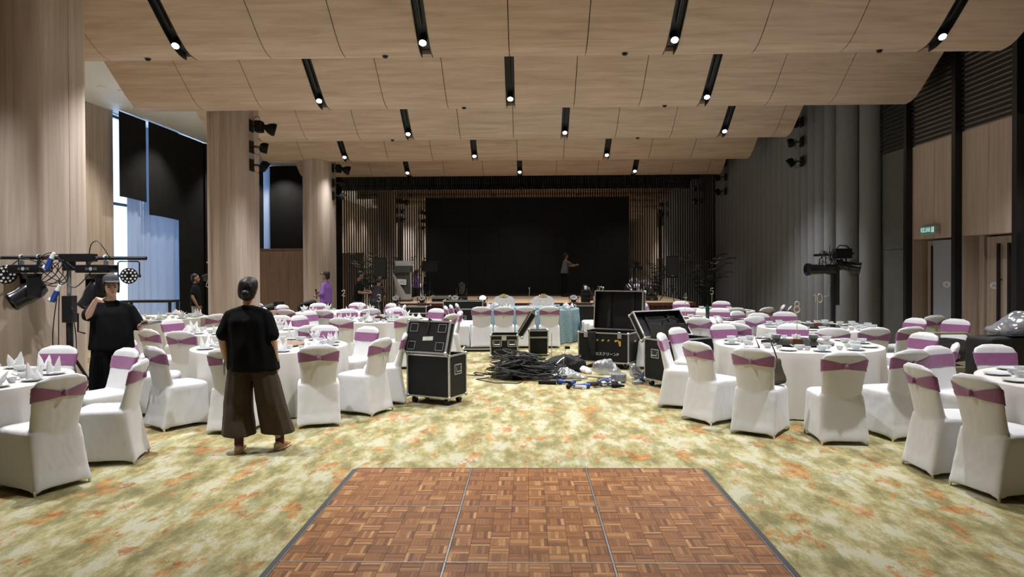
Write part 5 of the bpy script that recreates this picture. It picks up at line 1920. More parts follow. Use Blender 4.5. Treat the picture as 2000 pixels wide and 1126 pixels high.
def wall_spot(label, loc, side, kind, aim):
    """spotlight on a mounting plate; side = +1 sticks out towards +x, -1 towards -x"""
    t = thing('wall_spotlight', label, 'spotlight', loc, 0 if side > 0 else pi, 'spotlights on the columns and right wall')
    MB().box2((0, -0.10, -0.12), (0.02, 0.10, 0.12)).build('mounting_plate', BLACK, t)
    MB().cyl((0.02, 0, 0), (0.11, 0, 0), 0.016, None, 10).build('arm', BLACK_METAL, t)
    if kind == 0:        # compact projector: round base and flared head
        MB().box2((0.10, -0.11, -0.13), (0.24, 0.11, 0.10), 0.03).build('driver_box', BLACK, t, True, 40)
        hm = MB().lathe([(0.02, 0), (0.05, 0.0), (0.055, 0.06), (0.10, 0.12), (0.13, 0.20), (0.128, 0.26), (0.11, 0.262), (0.02, 0.24)], 20)
        h = hm.build('head', BLACK, t, True, 35); h.matrix_local = Matrix.Translation((0.24, 0, -0.01)) @ Matrix.Rotation(aim, 4, 'Z') @ Matrix.Rotation(radians(105), 4, 'Y')
        MB().tube([(0.13 + 0.06 * cos(a), -0.02, 0.13 + 0.06 * sin(a)) for a in [2 * pi * k / 12 for k in range(13)]], 0.006, 5).build('cable_loop', CABLE, t)
    else:
        m = MB()
        m.tube([(0.10, -0.13, 0), (0.10, 0.13, 0)], 0.012, 6)
        for sy in (-1, 1):
            m.tube([(0.10, sy * 0.13, 0), (0.27, sy * 0.13, 0.0 - 0.02)], 0.012, 6)
        m.tube([(0.10, -0.13, 0.10), (0.10, -0.13, -0.10)], 0.010, 6)
        m.build('yoke', BLACK_METAL, t)
        hm = MB().lathe([(0.02, -0.09), (0.07, -0.085), (0.105, -0.03), (0.11, 0.06), (0.10, 0.07), (0.02, 0.066)], 20)
        h = hm.build('head', BLACK, t, True, 35); h.matrix_local = Matrix.Translation((0.27, 0, -0.02)) @ Matrix.Rotation(aim, 4, 'Z') @ Matrix.Rotation(radians(100 if kind == 1 else 125), 4, 'Y')
        MB().cyl((0, 0, 0.067), (0, 0, 0.071), 0.08, 0.08, 18).build('lens', DKLENS, h)
        MB().tube([(0.04, 0, -0.01), (0.08, -0.03, -0.13), (0.15, -0.02, -0.17), (0.20, 0, -0.08)], 0.006, 5).build('cable_loop', CABLE, t)
    return t


for yy, w in ((14.42, 'middle column'), (20.5, 'far column')):
    for z, k, p in ((4.64, 0, 'top'), (4.21, 1, 'middle'), (3.84, 2, 'bottom')):
        wall_spot('%s black spotlight of three on the %s' % (p, w), (-5.65, yy, z), 1, k, 0.35)
for yy, w in ((17.3, 'nearer wall set'), (23.9, 'wall set beside the screen')):
    for z, k, p in ((5.20, 0, 'top'), (4.72, 1, 'middle'), (4.25, 2, 'bottom')):
        wall_spot('%s black spotlight of three, %s at right' % (p, w), (6.63, yy, z), -1, k, -0.3)

# follow-spot stand at the right
t = thing('light_stand', 'black crank stand holding profile spotlights by the grey wall', 'light stand', (5.62, 13.2, 0))
MB().cyl((0, 0, 0.1), (0, 0, 1.75), 0.042, None, 14).build('mast', BLACK_METAL, t, True)
MB().cyl((0, 0, 1.7), (0, 0, 1.92), 0.026, None, 12).build('upper_tube', GALV, t, True)
MB().tube([(-0.04, 0, 1.36), (-0.07, 0, 1.36), (-0.075, 0, 1.17), (-0.16, 0, 1.16)], 0.010, 6).build('crank', GALV, t, True)
MB().box2((0.05, -0.04, 1.0), (0.11, 0.04, 1.75), 0.01).build('cable_bundle', CABLE, t)
for a in (210, 330, 90):
    c, s = cos(radians(a)), sin(radians(a))
    MB().tube([(0.04 * c, 0.04 * s, 0.6), (0.5 * c, 0.5 * s, 0.02)], 0.018, 8).build('leg', BLACK_METAL, t, True)
MB().tube([(-0.35, 0, 1.92), (0.38, 0, 1.95)], 0.024, 8).build('crossbar', BLACK_METAL, t)
m = MB()
for i in range(7):
    x = -0.20 + 0.04 * i
    m.tube([(x, -0.05, 1.92), (x + 0.02, -0.09, 2.0 - 0.01 * i), (x + 0.08, -0.08, 1.94), (x + 0.12, -0.05, 1.82)], 0.007, 5)
for i in range(3):
    m.tube([(0.34 + 0.1 * cos(a) * (0.6 + 0.2 * i), -0.1, 1.68 + 0.16 * sin(a) * (0.7 + 0.15 * i)) for a in [2 * pi * k / 14 for k in range(15)]], 0.005, 5)
for i in range(12):
    x = rg.uniform(-0.22, 0.2); z = rg.uniform(1.66, 1.95)
    m.tube([(x + rg.gauss(0, 0.05), -0.09 + rg.gauss(0, 0.02), z + rg.gauss(0, 0.06)) for _ in range(6)], 0.008, 5)
m.build('wiring', CABLE, t, True, 180)


def profile_spot(label, loc, rz, L=0.36, tilt=0.0):
    t = thing('profile_spotlight', label, 'spotlight', loc, rz, 'profile spotlights on the right stand')
    b = MB().lathe([(0.02, -L * 0.45), (0.07, -L * 0.45), (0.078, -L * 0.2), (0.06, -L * 0.12), (0.068, 0.0), (0.072, L * 0.5), (0.086, L * 0.52), (0.088, L * 0.62), (0.075, L * 0.62), (0.07, L * 0.55)], 20).build('barrel', BLACK_GLOSS, t, True, 35)
    b.matrix_local = Matrix.Rotation(pi / 2 + tilt, 4, 'X') @ Matrix.Diagonal((1.3, 1.3, 1.1, 1))
    MB().tube([(-0.09, 0, 0.0), (-0.09, 0, 0.2), (0.09, 0, 0.2), (0.09, 0, 0.0)], 0.010, 6).build('yoke', BLACK_METAL, t)
    MB().box2((-0.06, L * 0.2, -0.06), (0.06, L * 0.45, 0.07), 0.01).build('lamp_house', BLACK, t)
    return t


profile_spot('black profile spotlight pointing left on the right stand', (5.40, 13.12, 1.66), radians(-78), 0.46)
profile_spot('black profile spotlight pointing right on the right stand', (5.86, 13.2, 1.72), radians(70), 0.36, 0.2)
t = thing('control_box', 'black driver box with clamps on top of the right stand', 'control box', (5.72, 13.15, 1.76))
MB().box2((-0.10, -0.08, 0.10), (0.20, 0.08, 0.28), 0.012).build('housing', BLACK, t)
MB().tube([(-0.05, 0, 0.28), (0.0, 0, 0.34), (0.12, 0, 0.33), (0.18, 0, 0.28)], 0.012, 6).build('handle', BLACK_METAL, t)

# ================================================================== LECTERN, SPEAKERS, STANDS, PALMS
GREYLAQ = mat('grey_lacquer', (0.40, 0.40, 0.40), 0.45)
DKGREY = mat('dark_grey_lacquer', (0.06, 0.06, 0.058), 0.4)
t = thing('lectern', 'tall grey angular lectern with white sign on the stage', 'lectern', (-3.70, 21.0, 0.745))
MB().box2((-0.24, -0.22, 0.0), (0.26, 0.24, 0.06), 0.005).build('base', DKGREY, t)
MB().prism([(-0.24, 0.06), (0.24, 0.06), (0.24, 0.22), (0.10, 0.22), (-0.27, 0.86), (-0.27, 0.80), (-0.16, 0.30)], 0.10, Matrix.Translation((0, -0.12, 0)) @ Matrix.Rotation(pi / 2, 4, 'X')).build('side_wing', GREYLAQ, t)
MB().prism([(0.10, 0.22), (0.24, 0.22), (0.22, 0.86), (-0.27, 0.86)], 0.05, Matrix.Translation((0, -0.13, 0)) @ Matrix.Rotation(pi / 2, 4, 'X')).build('front_panel', DKGREY, t)
MB().box2((-0.20, -0.12, 0.06), (0.22, 0.16, 0.86), 0.01).build('column', GREYLAQ, t)
MB().prism([(-0.28, 0.84), (0.24, 0.88), (0.26, 1.05), (-0.20, 1.05)], 0.42, Matrix.Translation((0, 0.20, 0)) @ Matrix.Rotation(pi / 2, 4, 'X')).build('tray', DKGREY, t)
bd = MB().box2((-0.20, -0.20, 1.05), (0.26, 0.18, 1.20), 0.006).build('top_box', GREYLAQ, t)
sg = MB().box((-0.01, -0.205, 0.58), (0.26, 0.012, 0.16), Matrix.Rotation(0.06, 3, 'Y')).build('sign', TAGM, t)
for i in range(3):
    MB().box2((-0.07, -0.2125, 0.60 - i * 0.03), (0.08, -0.2115, 0.612 - i * 0.03)).build('print_line', INKM, sg)

GRILLE = mat('speaker_grille', (0.014, 0.014, 0.015), 0.55)
for x, y, w in ((-4.28, 20.6, 'beside the lectern'), (4.15, 20.6, 'right of the screen')):
    zb = 0.0 if x < -3.9 else 0.745
    t = thing('speaker_stand', 'black tripod stand under the loudspeaker %s' % w, 'speaker stand', (x, y, zb), 0, 'loudspeaker stands')
    MB().cyl((0, 0, 0.25), (0, 0, 1.42 - zb), 0.02, None, 10).build('pole', BLACK_METAL, t)
    for a in (30, 150, 270):
        c, s = cos(radians(a)), sin(radians(a))
        MB().tube([(0.03 * c, 0.03 * s, 0.45), (0.35 * c, 0.35 * s, 0.014)], 0.013, 6).build('leg', BLACK_METAL, t)
    t = thing('loudspeaker', 'black box loudspeaker on a stand %s' % w, 'loudspeaker', (x, y, 1.42), 0, 'stage loudspeakers')
    MB().prism([(-0.18, -0.16), (0.18, -0.16), (0.12, 0.17), (-0.12, 0.17)], 0.62).build('cabinet', BLACK, t)
    MB().box2((-0.165, -0.168, 0.03), (0.165, -0.161, 0.59)).build('grille', GRILLE, t)
    MB().box2((-0.03, -0.17, 0.05), (0.03, -0.168, 0.07)).build('badge', GREYTXT, t)
t = thing('microphone_stand', 'black boom microphone stand right of the lectern', 'microphone stand', (-3.32, 21.6, 0.745))
MB().cyl((0, 0, 0), (0, 0, 0.02), 0.13, 0.12, 20).build('base', BLACK_METAL, t)
MB().cyl((0, 0, 0.02), (0, 0, 0.95), 0.010, None, 8).build('pole', BLACK_METAL, t)
MB().tube([(-0.12, 0, 0.80), (0.0, 0, 0.95), (0.14, 0, 1.22)], 0.008, 6).build('boom', BLACK_METAL, t)
MB().cyl((0.14, 0, 1.20), (0.18, 0, 1.30), 0.014, 0.024, 10).build('microphone', BLACK, t)
t = thing('music_stand', 'black music stand beside the screen', 'music stand', (-3.06, 22.1, 0.745))
MB().cyl((0, 0, 0.2), (0, 0, 0.9), 0.012, None, 8).build('pole', BLACK_METAL, t)
for a in (30, 150, 270):
    MB().tube([(0, 0, 0.3), (0.28 * cos(radians(a)), 0.28 * sin(radians(a)), 0.01)], 0.009, 6).build('leg', BLACK_METAL, t)
MB().box((0, 0, 1.05), (0.48, 0.015, 0.34), Matrix.Rotation(radians(-20), 3, 'X')).build('desk', BLACK, t)
MB().box2((-0.24, -0.12, 0.86), (0.24, -0.06, 0.88)).build('ledge', BLACK_METAL, t)

LEAF = mat('dark_palm_leaf', (0.009, 0.018, 0.008), 0.5, var=0.3, vscale=6)
POTM = mat('dark_pot', (0.03, 0.026, 0.022), 0.5)


def palm(label, loc, h, n, spread, seed):
    rg = random.Random(seed)
    t = thing('potted_palm', label, 'plant', loc, 0, 'potted palms beside the stage')
    MB().lathe([(0.02, 0), (0.16, 0), (0.21, 0.36), (0.23, 0.38), (0.20, 0.39), (0.02, 0.35)], 20).build('pot', POTM, t, True, 30)
    for i in range(n):
        a = 2 * pi * i / n + rg.uniform(-0.3, 0.3)
        L = rg.uniform(0.75, 1.0) * spread
        hh = h * rg.uniform(0.62, 1.0)
        pts = []
        for k in range(11):
            u = k / 10
            pts.append(Vector((cos(a) * L * u ** 1.6, sin(a) * L * u ** 1.6, 0.36 + (hh - 0.36) * (1 - (1 - u) ** 1.7) - 0.35 * spread * max(0, u - 0.7) ** 1.5)))
        m = MB()
        m.tube(pts, [0.012 * (1 - 0.08 * k) for k in range(11)], 5)
        d = Vector((-sin(a), cos(a), 0))
        for k in range(3, 11):
            p = pts[k]
            fwd = (pts[min(k + 1, 10)] - pts[k - 1]).normalized()
            for s in (-1, 1):
                ll = 0.26 * (1 - abs(k - 6.5) / 7)
                tip = p + d * s * ll * 0.8 + fwd * ll * 0.7 + Vector((0, 0, -0.06))
                q = p + (tip - p) * 0.45
                v = [m.bm.verts.new(x) for x in (p, q + fwd * 0.024, tip, q - fwd * 0.024)]
                m.bm.faces.new(v)
        m.build('frond', LEAF, t, True, 60)
    return t


palm('tall dark potted palm left of the stage by the mirror wall', (-4.95, 22.2, 0), 2.35, 14, 0.75, 3)
palm('tall dark potted palm at the right of the stage', (5.35, 21.6, 0), 2.25, 16, 0.95, 5)

# ================================================================== EQUIPMENT TABLE AT LEFT, TRAY STAND, TROLLEYS
PINK = mat('pink_brocade_cloth', (0.52, 0.42, 0.38), 0.8, var=0.10, vscale=50)
t = thing('equipment_table', 'rectangular table under pinkish cloth near the walnut partition', 'table', (-6.15, 16.75 + 0.0, 0))
MB().box2((-0.55, -0.28, 0.0), (0.36, 0.30, 0.745), 0.01).build('tablecloth', PINK, t)
t = thing('laptop', 'slanted blue grey laptop case on the pink equipment table', 'laptop', (-6.25, 16.62, 0.745))
MB().box((0, 0, 0.08), (0.46, 0.28, 0.03), Matrix.Rotation(radians(-17), 3, 'Y'), 0.006).build('shell', mat('steel_blue', (0.14, 0.21, 0.30), 0.4), t)
MB().box2((0.12, -0.12, 0.0), (0.22, 0.12, 0.06)).build('stand', BLACK, t)
t = thing('control_desk', 'black control unit on the pink equipment table', 'control unit', (-5.92, 16.72, 0.745))
MB().box2((-0.09, -0.12, 0.0), (0.09, 0.12, 0.20), 0.02).build('housing', BLACK_GLOSS, t, True, 40)
MB().box2((-0.07, -0.125, 0.02), (0.06, -0.119, 0.09)).build('display', GREYTXT, t)
t = thing('equipment_bag', 'black equipment bag with handle beside the purple shirted man', 'bag', (-5.38, 17.2, 0.0))
MB().box2((-0.20, -0.16, 0.0), (0.22, 0.16, 0.82), 0.03).build('body', BLACK, t, True, 40)
MB().hull([((-0.15, 0, 0.84), (0.06, 0.12, 0.04)), ((0.12, 0, 0.90), (0.10, 0.13, 0.07))], 2).build('top_flap', BAGB, t, True, 60)
MB().tube([(-0.1, -0.17, 0.7), (0.0, -0.19, 0.60), (0.1, -0.17, 0.7)], 0.012, 6).build('handle', RUB, t)

BROWNW = mat('brown_tray_wood', (0.07, 0.032, 0.02), 0.4)
t = thing('tray_stand', 'folding brown wooden tray stand between tables four and ten', 'tray stand', (3.78, 12.75, 0))
for y in (-0.16, 0.16):
    MB().tube([(-0.24, y, 0.0), (0.24, y, 0.74)], 0.016, 6).build('leg', BROWNW, t)
    MB().tube([(0.24, y * 0.8, 0.0), (-0.24, y * 0.8, 0.74)], 0.016, 6).build('leg', BROWNW, t)
for x in (-0.24, 0.24):
    MB().tube([(x, -0.2, 0.74), (x, 0.2, 0.74)], 0.016, 6).build('top_rail', BROWNW, t)
for x in (-0.12, 0.0, 0.12):
    MB().box2((x - 0.02, -0.18, 0.735), (x + 0.02, 0.18, 0.742)).build('strap', BLACK, t)
t = thing('serving_tray', 'brown oval serving tray lying on the folding stand', 'tray', (3.78, 12.75, 0.756))
tm_ = MB().lathe([(0.01, 0), (0.24, 0.0), (0.27, 0.03), (0.262, 0.03), (0.235, 0.008), (0.01, 0.008)], 28).build('dish', BROWNW, t, True, 30); tm_.scale = (1.1, 0.8, 1)
o = MB().lathe([(0.01, 0), (0.033, 0), (0.035, 0.01), (0.035, 0.23), (0.03, 0.245), (0.012, 0.25), (0.012, 0.27), (0.01, 0.27)], 16).build('bottle', mat('dark_green_glass', (0.012, 0.05, 0.035), 0.15), None, True, loc=(3.26, 12.95, TZ))
o = tag(o, 'dark green bottle standing on the table marked four', 'bottle')

# trolley with pale handle
BRASS = mat('pale_brass_tube', (0.55, 0.52, 0.36), 0.35, 0.6)
TARP = mat('black_tarpaulin', (0.012, 0.012, 0.012), 0.38)
t = thing('platform_trolley', 'platform trolley with pale tubular handle right of table ten', 'trolley', (5.78, 10.25, 0), 0)
MB().box2((-0.39, -0.25, 0.24), (0.39, 0.52, 0.30), 0.01).build('platform', mat('beige_deck', (0.36, 0.33, 0.22), 0.6), t)
pts = [(-0.38, -0.22, 0.30), (-0.38, -0.22, 0.70)] + [(-0.38 + 0.07 * (1 - cos(a)), -0.22, 0.70 + 0.07 * sin(a)) for a in [pi / 2 * k / 5 for k in range(1, 6)]]
pts += [(0.31 + 0.07 * sin(a), -0.22, 0.70 + 0.07 * cos(a)) for a in [pi / 2 * k / 5 for k in range(6)]] + [(0.38, -0.22, 0.30)]
MB().tube(pts, 0.018, 8).build('handle', BRASS, t, True)
for x in (-0.33, 0.33):
    for y in (-0.15, 0.42):
        MB().cyl((x - 0.02, y, 0.10), (x + 0.02, y, 0.10), 0.10, None, 16).build('wheel', RUB, t, True)
        MB().box2((x - 0.035, y - 0.03, 0.10), (x - 0.025, y + 0.03, 0.24)).box2((x + 0.025, y - 0.03, 0.10), (x + 0.035, y + 0.03, 0.24)).build('fork', GALV, t)
crumple('black tarpaulin load heaped on the platform trolley', 'tarpaulin_load', 'tarpaulin',
        [[((-0.22, 0.1, 0.16), (0.16, 0.22, 0.15)), ((0.25, 0.15, 0.16), (0.15, 0.25, 0.15)), ((-0.2, 0.4, 0.24), (0.2, 0.2, 0.10)), ((0.25, 0.4, 0.24), (0.14, 0.2, 0.12)), ((0.48, 0.2, 0.20), (0.14, 0.2, 0.12))]], TARP, (5.88, 10.18, 0.302), 0.02, 0.02, 5, 3)
# covered equipment cart at the right edge
t = thing('covered_cart', 'equipment cart draped in black cloth at the right edge', 'cart', (6.42, 9.1, 0))
m = MB()
m.hull([((-0.70, -0.20, 0.06), 0.05), ((0.62, -0.20, 0.06), 0.05), ((-0.70, 0.24, 0.06), 0.05), ((0.62, 0.24, 0.06), 0.05), ((-0.68, -0.18, 0.78), 0.05), ((0.62, -0.18, 0.80), 0.05), ((-0.68, 0.24, 0.76), 0.05), ((0.62, 0.24, 0.78), 0.05)], 2)
o = link('cloth_cover', remesh(m, 0.022, 2, 0.02, 5), t); o.data.materials.append(mat('black_drape', (0.011, 0.010, 0.010), 0.7))
for x in (-0.6, 0.5):
    for y in (-0.15, 0.2):
        MB().cyl((x - 0.02, y, 0.03), (x + 0.02, y, 0.03), 0.03).build('wheel', RUB, t)
crumple('clear plastic sheet bundled on top of the covered cart', 'plastic_sheet', 'plastic sheet',
        [[((-0.45, 0, 0.06), (0.16, 0.18, 0.06)), ((-0.10, 0.0, 0.12), (0.26, 0.22, 0.12)), ((-0.12, 0.03, 0.22), (0.16, 0.12, 0.09))], [((-0.1, 0, 0.05), (0.3, 0.2, 0.05)), ((0.45, 0, 0.05), (0.2, 0.2, 0.05))], [((0.45, 0, 0.05), (0.2, 0.2, 0.05)), ((0.5, 0.05, 0.14), (0.12, 0.12, 0.06))]],
        PLASTIC, (6.42, 9.1, 0.835), 0.02, 0.03, 9, 1)
crumple('black folded cloth lying under the plastic sheet', 'black_cloth', 'cloth', [[((-0.40, -0.16, 0.012), (0.14, 0.08, 0.010)), ((0.0, -0.19, 0.022), (0.12, 0.05, 0.02)), ((-0.1, -0.1, 0.02), (0.1, 0.1, 0.02))]], BAGB, (6.42, 9.1, 0.828), 0.012, 0.01, 10, 1)

# olive handbag on the seat at table eight
t = thing('handbag', 'olive canvas handbag on a chair seat at table eight', 'handbag', (2.53, 7.44, 0.486), radians(-30))
m = MB(); m.hull([((-0.10, 0, 0.05), (0.05, 0.06, 0.05)), ((0.10, 0, 0.05), (0.05, 0.06, 0.05)), ((-0.09, 0, 0.26), (0.03, 0.03, 0.03)), ((0.07, 0, 0.24), (0.03, 0.03, 0.03))], 2)
o = link('body', remesh(m, 0.01, 2, 0.012, 14), t); o.data.materials.append(mat('olive_canvas', (0.055, 0.045, 0.022), 0.8))
MB().tube([(-0.10, 0, 0.26), (-0.12, 0.0, 0.38), (-0.16, 0.02, 0.47), (-0.02, 0.03, 0.47), (0.03, 0.0, 0.36), (0.07, 0, 0.24)], 0.008, 6).build('strap', mat('olive_strap', (0.04, 0.033, 0.018), 0.8), t, True)
# console table by the window
t = thing('console_table', 'dark slim console table before the bright window', 'table', (-8.1, 15.4, 0))
MB().box2((-0.75, -0.2, 1.0), (0.35, 0.2, 1.05)).build('top', BLACK_METAL, t)
for x in (-0.72, 0.32):
    for y in (-0.17, 0.17):
        MB().box2((x - 0.025, y - 0.025, 0), (x + 0.025, y + 0.025, 1.0)).build('leg', BLACK_METAL, t)
# covered light on a stand next to the middle column
t = thing('covered_light', 'moving light on a stand half covered with black cloth', 'stage light', (-7.32, 16.35, 0))
MB().cyl((0, 0, 0), (0, 0, 1.2), 0.03, None, 10).build('mast', BLACK_METAL, t)
m = MB(); m.hull([((0.02, 0, 0.55), (0.10, 0.10, 0.05)), ((0.06, 0, 1.25), (0.16, 0.14, 0.10)), ((0.02, 0, 1.55), (0.12, 0.12, 0.08))], 2)
o = link('cloth_cover', remesh(m, 0.015, 2, 0.015, 8), t); o.data.materials.append(BAGB)
MB().cyl((-0.22, -0.05, 1.52), (0.02, 0, 1.58), 0.075, 0.10, 18).build('head', BLACK_GLOSS, t, True, 35)
MB().box2((-0.12, -0.08, 1.86), (0.16, 0.08, 1.90)).build('top_plate', GALV, t)
MB().cyl((0.02, 0, 1.55), (0.02, 0, 1.86), 0.014, None, 8).build('post', BLACK_METAL, t)
MB().tube([(-0.1, -0.08, 1.45), (-0.14, -0.09, 1.33), (-0.04, -0.09, 1.28), (0.0, -0.1, 1.3)], 0.006, 5).build('lead', WPLUG, t)

# ================================================================== PEOPLE
SKIN_A = mat('light_skin', (0.56, 0.35, 0.25), 0.55)
SKIN_B = mat('brown_skin', (0.22, 0.115, 0.07), 0.55)
HAIR = mat('black_hair', (0.006, 0.0055, 0.0055), 0.5, spec=0.35)
TEE = mat('black_cotton', (0.0055, 0.0055, 0.0065), 0.9, spec=0.12)
BROWN_LINEN = mat('dark_brown_linen', (0.050, 0.034, 0.020), 0.9, var=0.15, vscale=60)
EYE = mat('dark_eye', (0.015, 0.010, 0.008), 0.3)
LIP = mat('lip_tone', (0.36, 0.14, 0.11), 0.5)


def hand(mb, wrist, d, pn, side, curl=0.35, point=False, s=1.0):
    """palm, four bent fingers of unequal length and a thumb; d = direction of the hand, pn = palm normal, side = +1/-1 thumb side"""
    d = Vector(d).normalized(); pn = (Vector(pn) - d * Vector(pn).dot(d)).normalized()
    w = d.cross(pn) * side
    o = Vector(wrist)
    mb.hull([(o + d * 0.005, 0.020 * s), (o + d * 0.075 * s + w * 0.024 * s, (0.014 * s,) * 3), (o + d * 0.072 * s - w * 0.026 * s, (0.013 * s,) * 3)], 1)
    for i, (u, L) in enumerate(((0.028, 0.066), (0.010, 0.075), (-0.009, 0.069), (-0.026, 0.054))):
        c = curl if not (point and i == 0) else 0.05
        p = o + d * 0.078 * s + w * u * s
        a = 0.0
        r = 0.0088 * s
        prev = p - d * 0.012 * s
        pts = [(prev, r)]
        pts.append((p, r))
        for k, f in enumerate((0.45, 0.32, 0.23)):
            a += c * (0.9 if k == 0 else 1.1)
            dd = d * cos(a) + pn * sin(a)
            p = p + dd * L * f * s
            pts.append((p, r * (0.97 - 0.08 * (k + 1))))
        mb.chain(pts, 1)
    b = o + d * 0.022 * s + w * 0.022 * s
    t1 = b + (d * 0.6 + w * 0.7 + pn * 0.3).normalized() * 0.034 * s
    t2 = t1 + (d * 0.85 + w * 0.2 + pn * 0.45).normalized() * 0.028 * s
    mb.chain([(b, 0.013 * s), (t1, 0.0105 * s), (t2, 0.0085 * s)], 1)


def human(label, loc, rz, H, J, skin, shirt, trousers, shoe, vox=0.008, hair='short', cap=None, face=True, sleeves=0.55, shirt_w=1.0, hem=0.80, leg_w=(0.085, 0.075, 0.07), leg_end=0.10, curls=(0.35, 0.35), point=False, shirt_long=None, shoe_trim=None, collar=False, head_turn=0.0, head_tilt=0.0):
    """a standing figure facing local +y; J holds the joints for a 1.62 m figure (x: the person's right is +x)"""
    t = thing('person', label, 'person', loc, rz, None)
    k = H / 1.62
    j = dict(sh_r=(0.165, -0.01, 1.325), el_r=(0.215, -0.03, 1.06), wr_r=(0.215, 0.05, 0.84), hd_r=(0, 0.15, -1), pn_r=(-1, 0, 0),
             sh_l=(-0.165, -0.01, 1.325), el_l=(-0.215, -0.03, 1.06), wr_l=(-0.215, 0.05, 0.84), hd_l=(0, 0.15, -1), pn_l=(1, 0, 0),
             hip_r=(0.085, 0, 0.86), kn_r=(0.10, 0.02, 0.46), an_r=(0.10, -0.01, 0.085), hip_l=(-0.085, 0, 0.86), kn_l=(-0.10, 0.02, 0.46), an_l=(-0.10, -0.01, 0.085), toe_r=(0.12, 1), toe_l=(-0.12, 1), lean=(0, 0))
    j.update(J)
    V = {a: Vector(b) for a, b in j.items() if len(b) == 3}
    for q in ('sh_r', 'sh_l'):
        V[q] = Vector((V[q].x * 0.93, V[q].y, V[q].z - 0.035))
    lx, ly = j['lean']      # shift of the shoulders and head

    def up(p, f=1.0):
        return (p[0] + lx * f, p[1] + ly * f, p[2])
    # --- skin: one continuous mesh
    mb = MB()
    mb.chain([(up((0, 0, 0.93), 0.3), (0.13, 0.085, 0.08)), (up((0, 0, 1.10), 0.6), (0.12, 0.08, 0.07)), (up((0, -0.005, 1.28)), (0.145, 0.075, 0.06))])
    mb.hull([(up((-0.12, -0.005, 1.285)), 0.035), (up((0.12, -0.005, 1.285)), 0.035), (up((0, -0.012, 1.335)), 0.042)])
    hb = Matrix.Translation(Vector(up((0, 0.0, 1.40)))) @ Matrix.Rotation(head_turn, 4, 'Z') @ Matrix.Rotation(head_tilt, 4, 'X')

    def hp(x, y, z):
        return hb @ Vector((x, y, z - 1.40))
    mb.chain([(up((0, -0.015, 1.32)), 0.052), (hp(0, -0.005, 1.42), 0.048)])
    mb.hull([(hp(0, -0.008, 1.525), (0.073, 0.090, 0.088)), (hp(0, 0.045, 1.445), (0.048, 0.042, 0.035)), (hp(0, 0.062, 1.415), (0.022, 0.020, 0.016))])
    if face:
        mb.hull([(hp(0, 0.082, 1.515), (0.008, 0.008, 0.010)), (hp(0, 0.100, 1.478), (0.012, 0.010, 0.008))], 1)
        mb.hull([(hp(0, 0.084, 1.448), (0.020, 0.010, 0.009))], 1)
    for sx in (-1, 1):
        mb.hull([(hp(sx * 0.073, -0.005, 1.505), (0.008, 0.018, 0.020)), (hp(sx * 0.071, 0.002, 1.475), (0.007, 0.010, 0.012))], 1)
    for s, side in (('r', 1), ('l', -1)):
        a, b, c = V['sh_' + s], V['el_' + s], V['wr_' + s]
        a = Vector(up(a))
        mb.chain([(a, 0.045), (a.lerp(b, 0.5), 0.042), (b, 0.036), (b.lerp(c, 0.35), 0.036), (c, 0.024)])
        hand(mb, c, j['hd_' + s], j['pn_' + s], side if True else 1, curls[0 if s == 'r' else 1], point and s == 'r')
        mb.chain([(V['hip_' + s], 0.078), (V['kn_' + s], 0.050), (V['kn_' + s].lerp(V['an_' + s], 0.35), 0.048), (V['an_' + s], 0.034)])
    body = remesh(mb, vox, 3)
    body.materials.append(skin)
    bo = link('body', body, t)
    # --- shirt
    mb = MB()
    w = shirt_w
    hw = 0.165 * w
    mb.chain([(up((0, 0, hem + 0.02), 0.1), (hw * 1.22, 0.125 * w, 0.02)), (up((0, 0, 1.02), 0.5), (hw * 1.12, 0.120 * w, 0.06)), (up((0, -0.005, 1.22)), (hw * 1.08, 0.105 * w, 0.07)), (up((0, -0.008, 1.30)), (hw * 0.86, 0.075, 0.045))])
    mb.hull([(up((-0.145, -0.01, 1.285)), 0.050), (up((0.145, -0.01, 1.285)), 0.050), (up((0, -0.014, 1.352)), (0.064, 0.060, 0.020))])
    for s in ('r', 'l'):
        a, b, c = Vector(up(V['sh_' + s])), V['el_' + s], V['wr_' + s]
        if sleeves <= 1.0:
            e = a.lerp(b, sleeves)
            dd = (b - a).normalized()
            mb.chain([(a, 0.056 + 0.012 * (w - 1)), (e - dd * 0.02, 0.060 + 0.07 * (w - 1))])
        else:
            e = b.lerp(c, sleeves - 1.0)
            mb.chain([(a, 0.058), (b, 0.050), (e, 0.042)])
    sm_ = remesh(mb, vox * 1.2, 14, 0.007, 9)
    sm_.materials.append(shirt)
    link('shirt', sm_, t)
    # --- trousers
    mb = MB()
    a0, a1, a2 = leg_w
    mb.chain([((0, 0, hem + 0.10), (0.135, 0.095, 0.05)), ((0, -0.005, 0.86), (0.165 + (a0 - 0.085), 0.115, 0.06))])
    for s in ('r', 'l'):
        hpv, kn, an = V['hip_' + s], V['kn_' + s], V['an_' + s]
        end = an + (kn - an) * ((leg_end - an.z) / (kn.z - an.z))
        mb.chain([(hpv + Vector((0, 0, -0.02)), (a0, a0 * 1.05, 0.09)), (kn, (a1, a1 * 0.95, 0.03)), (end, (a2, a2 * 0.95, 0.012))])
    tm_ = remesh(mb, vox * 1.2, 8, 0.008, 9)
    tm_.materials.append(trousers)
    link('trousers', tm_, t)
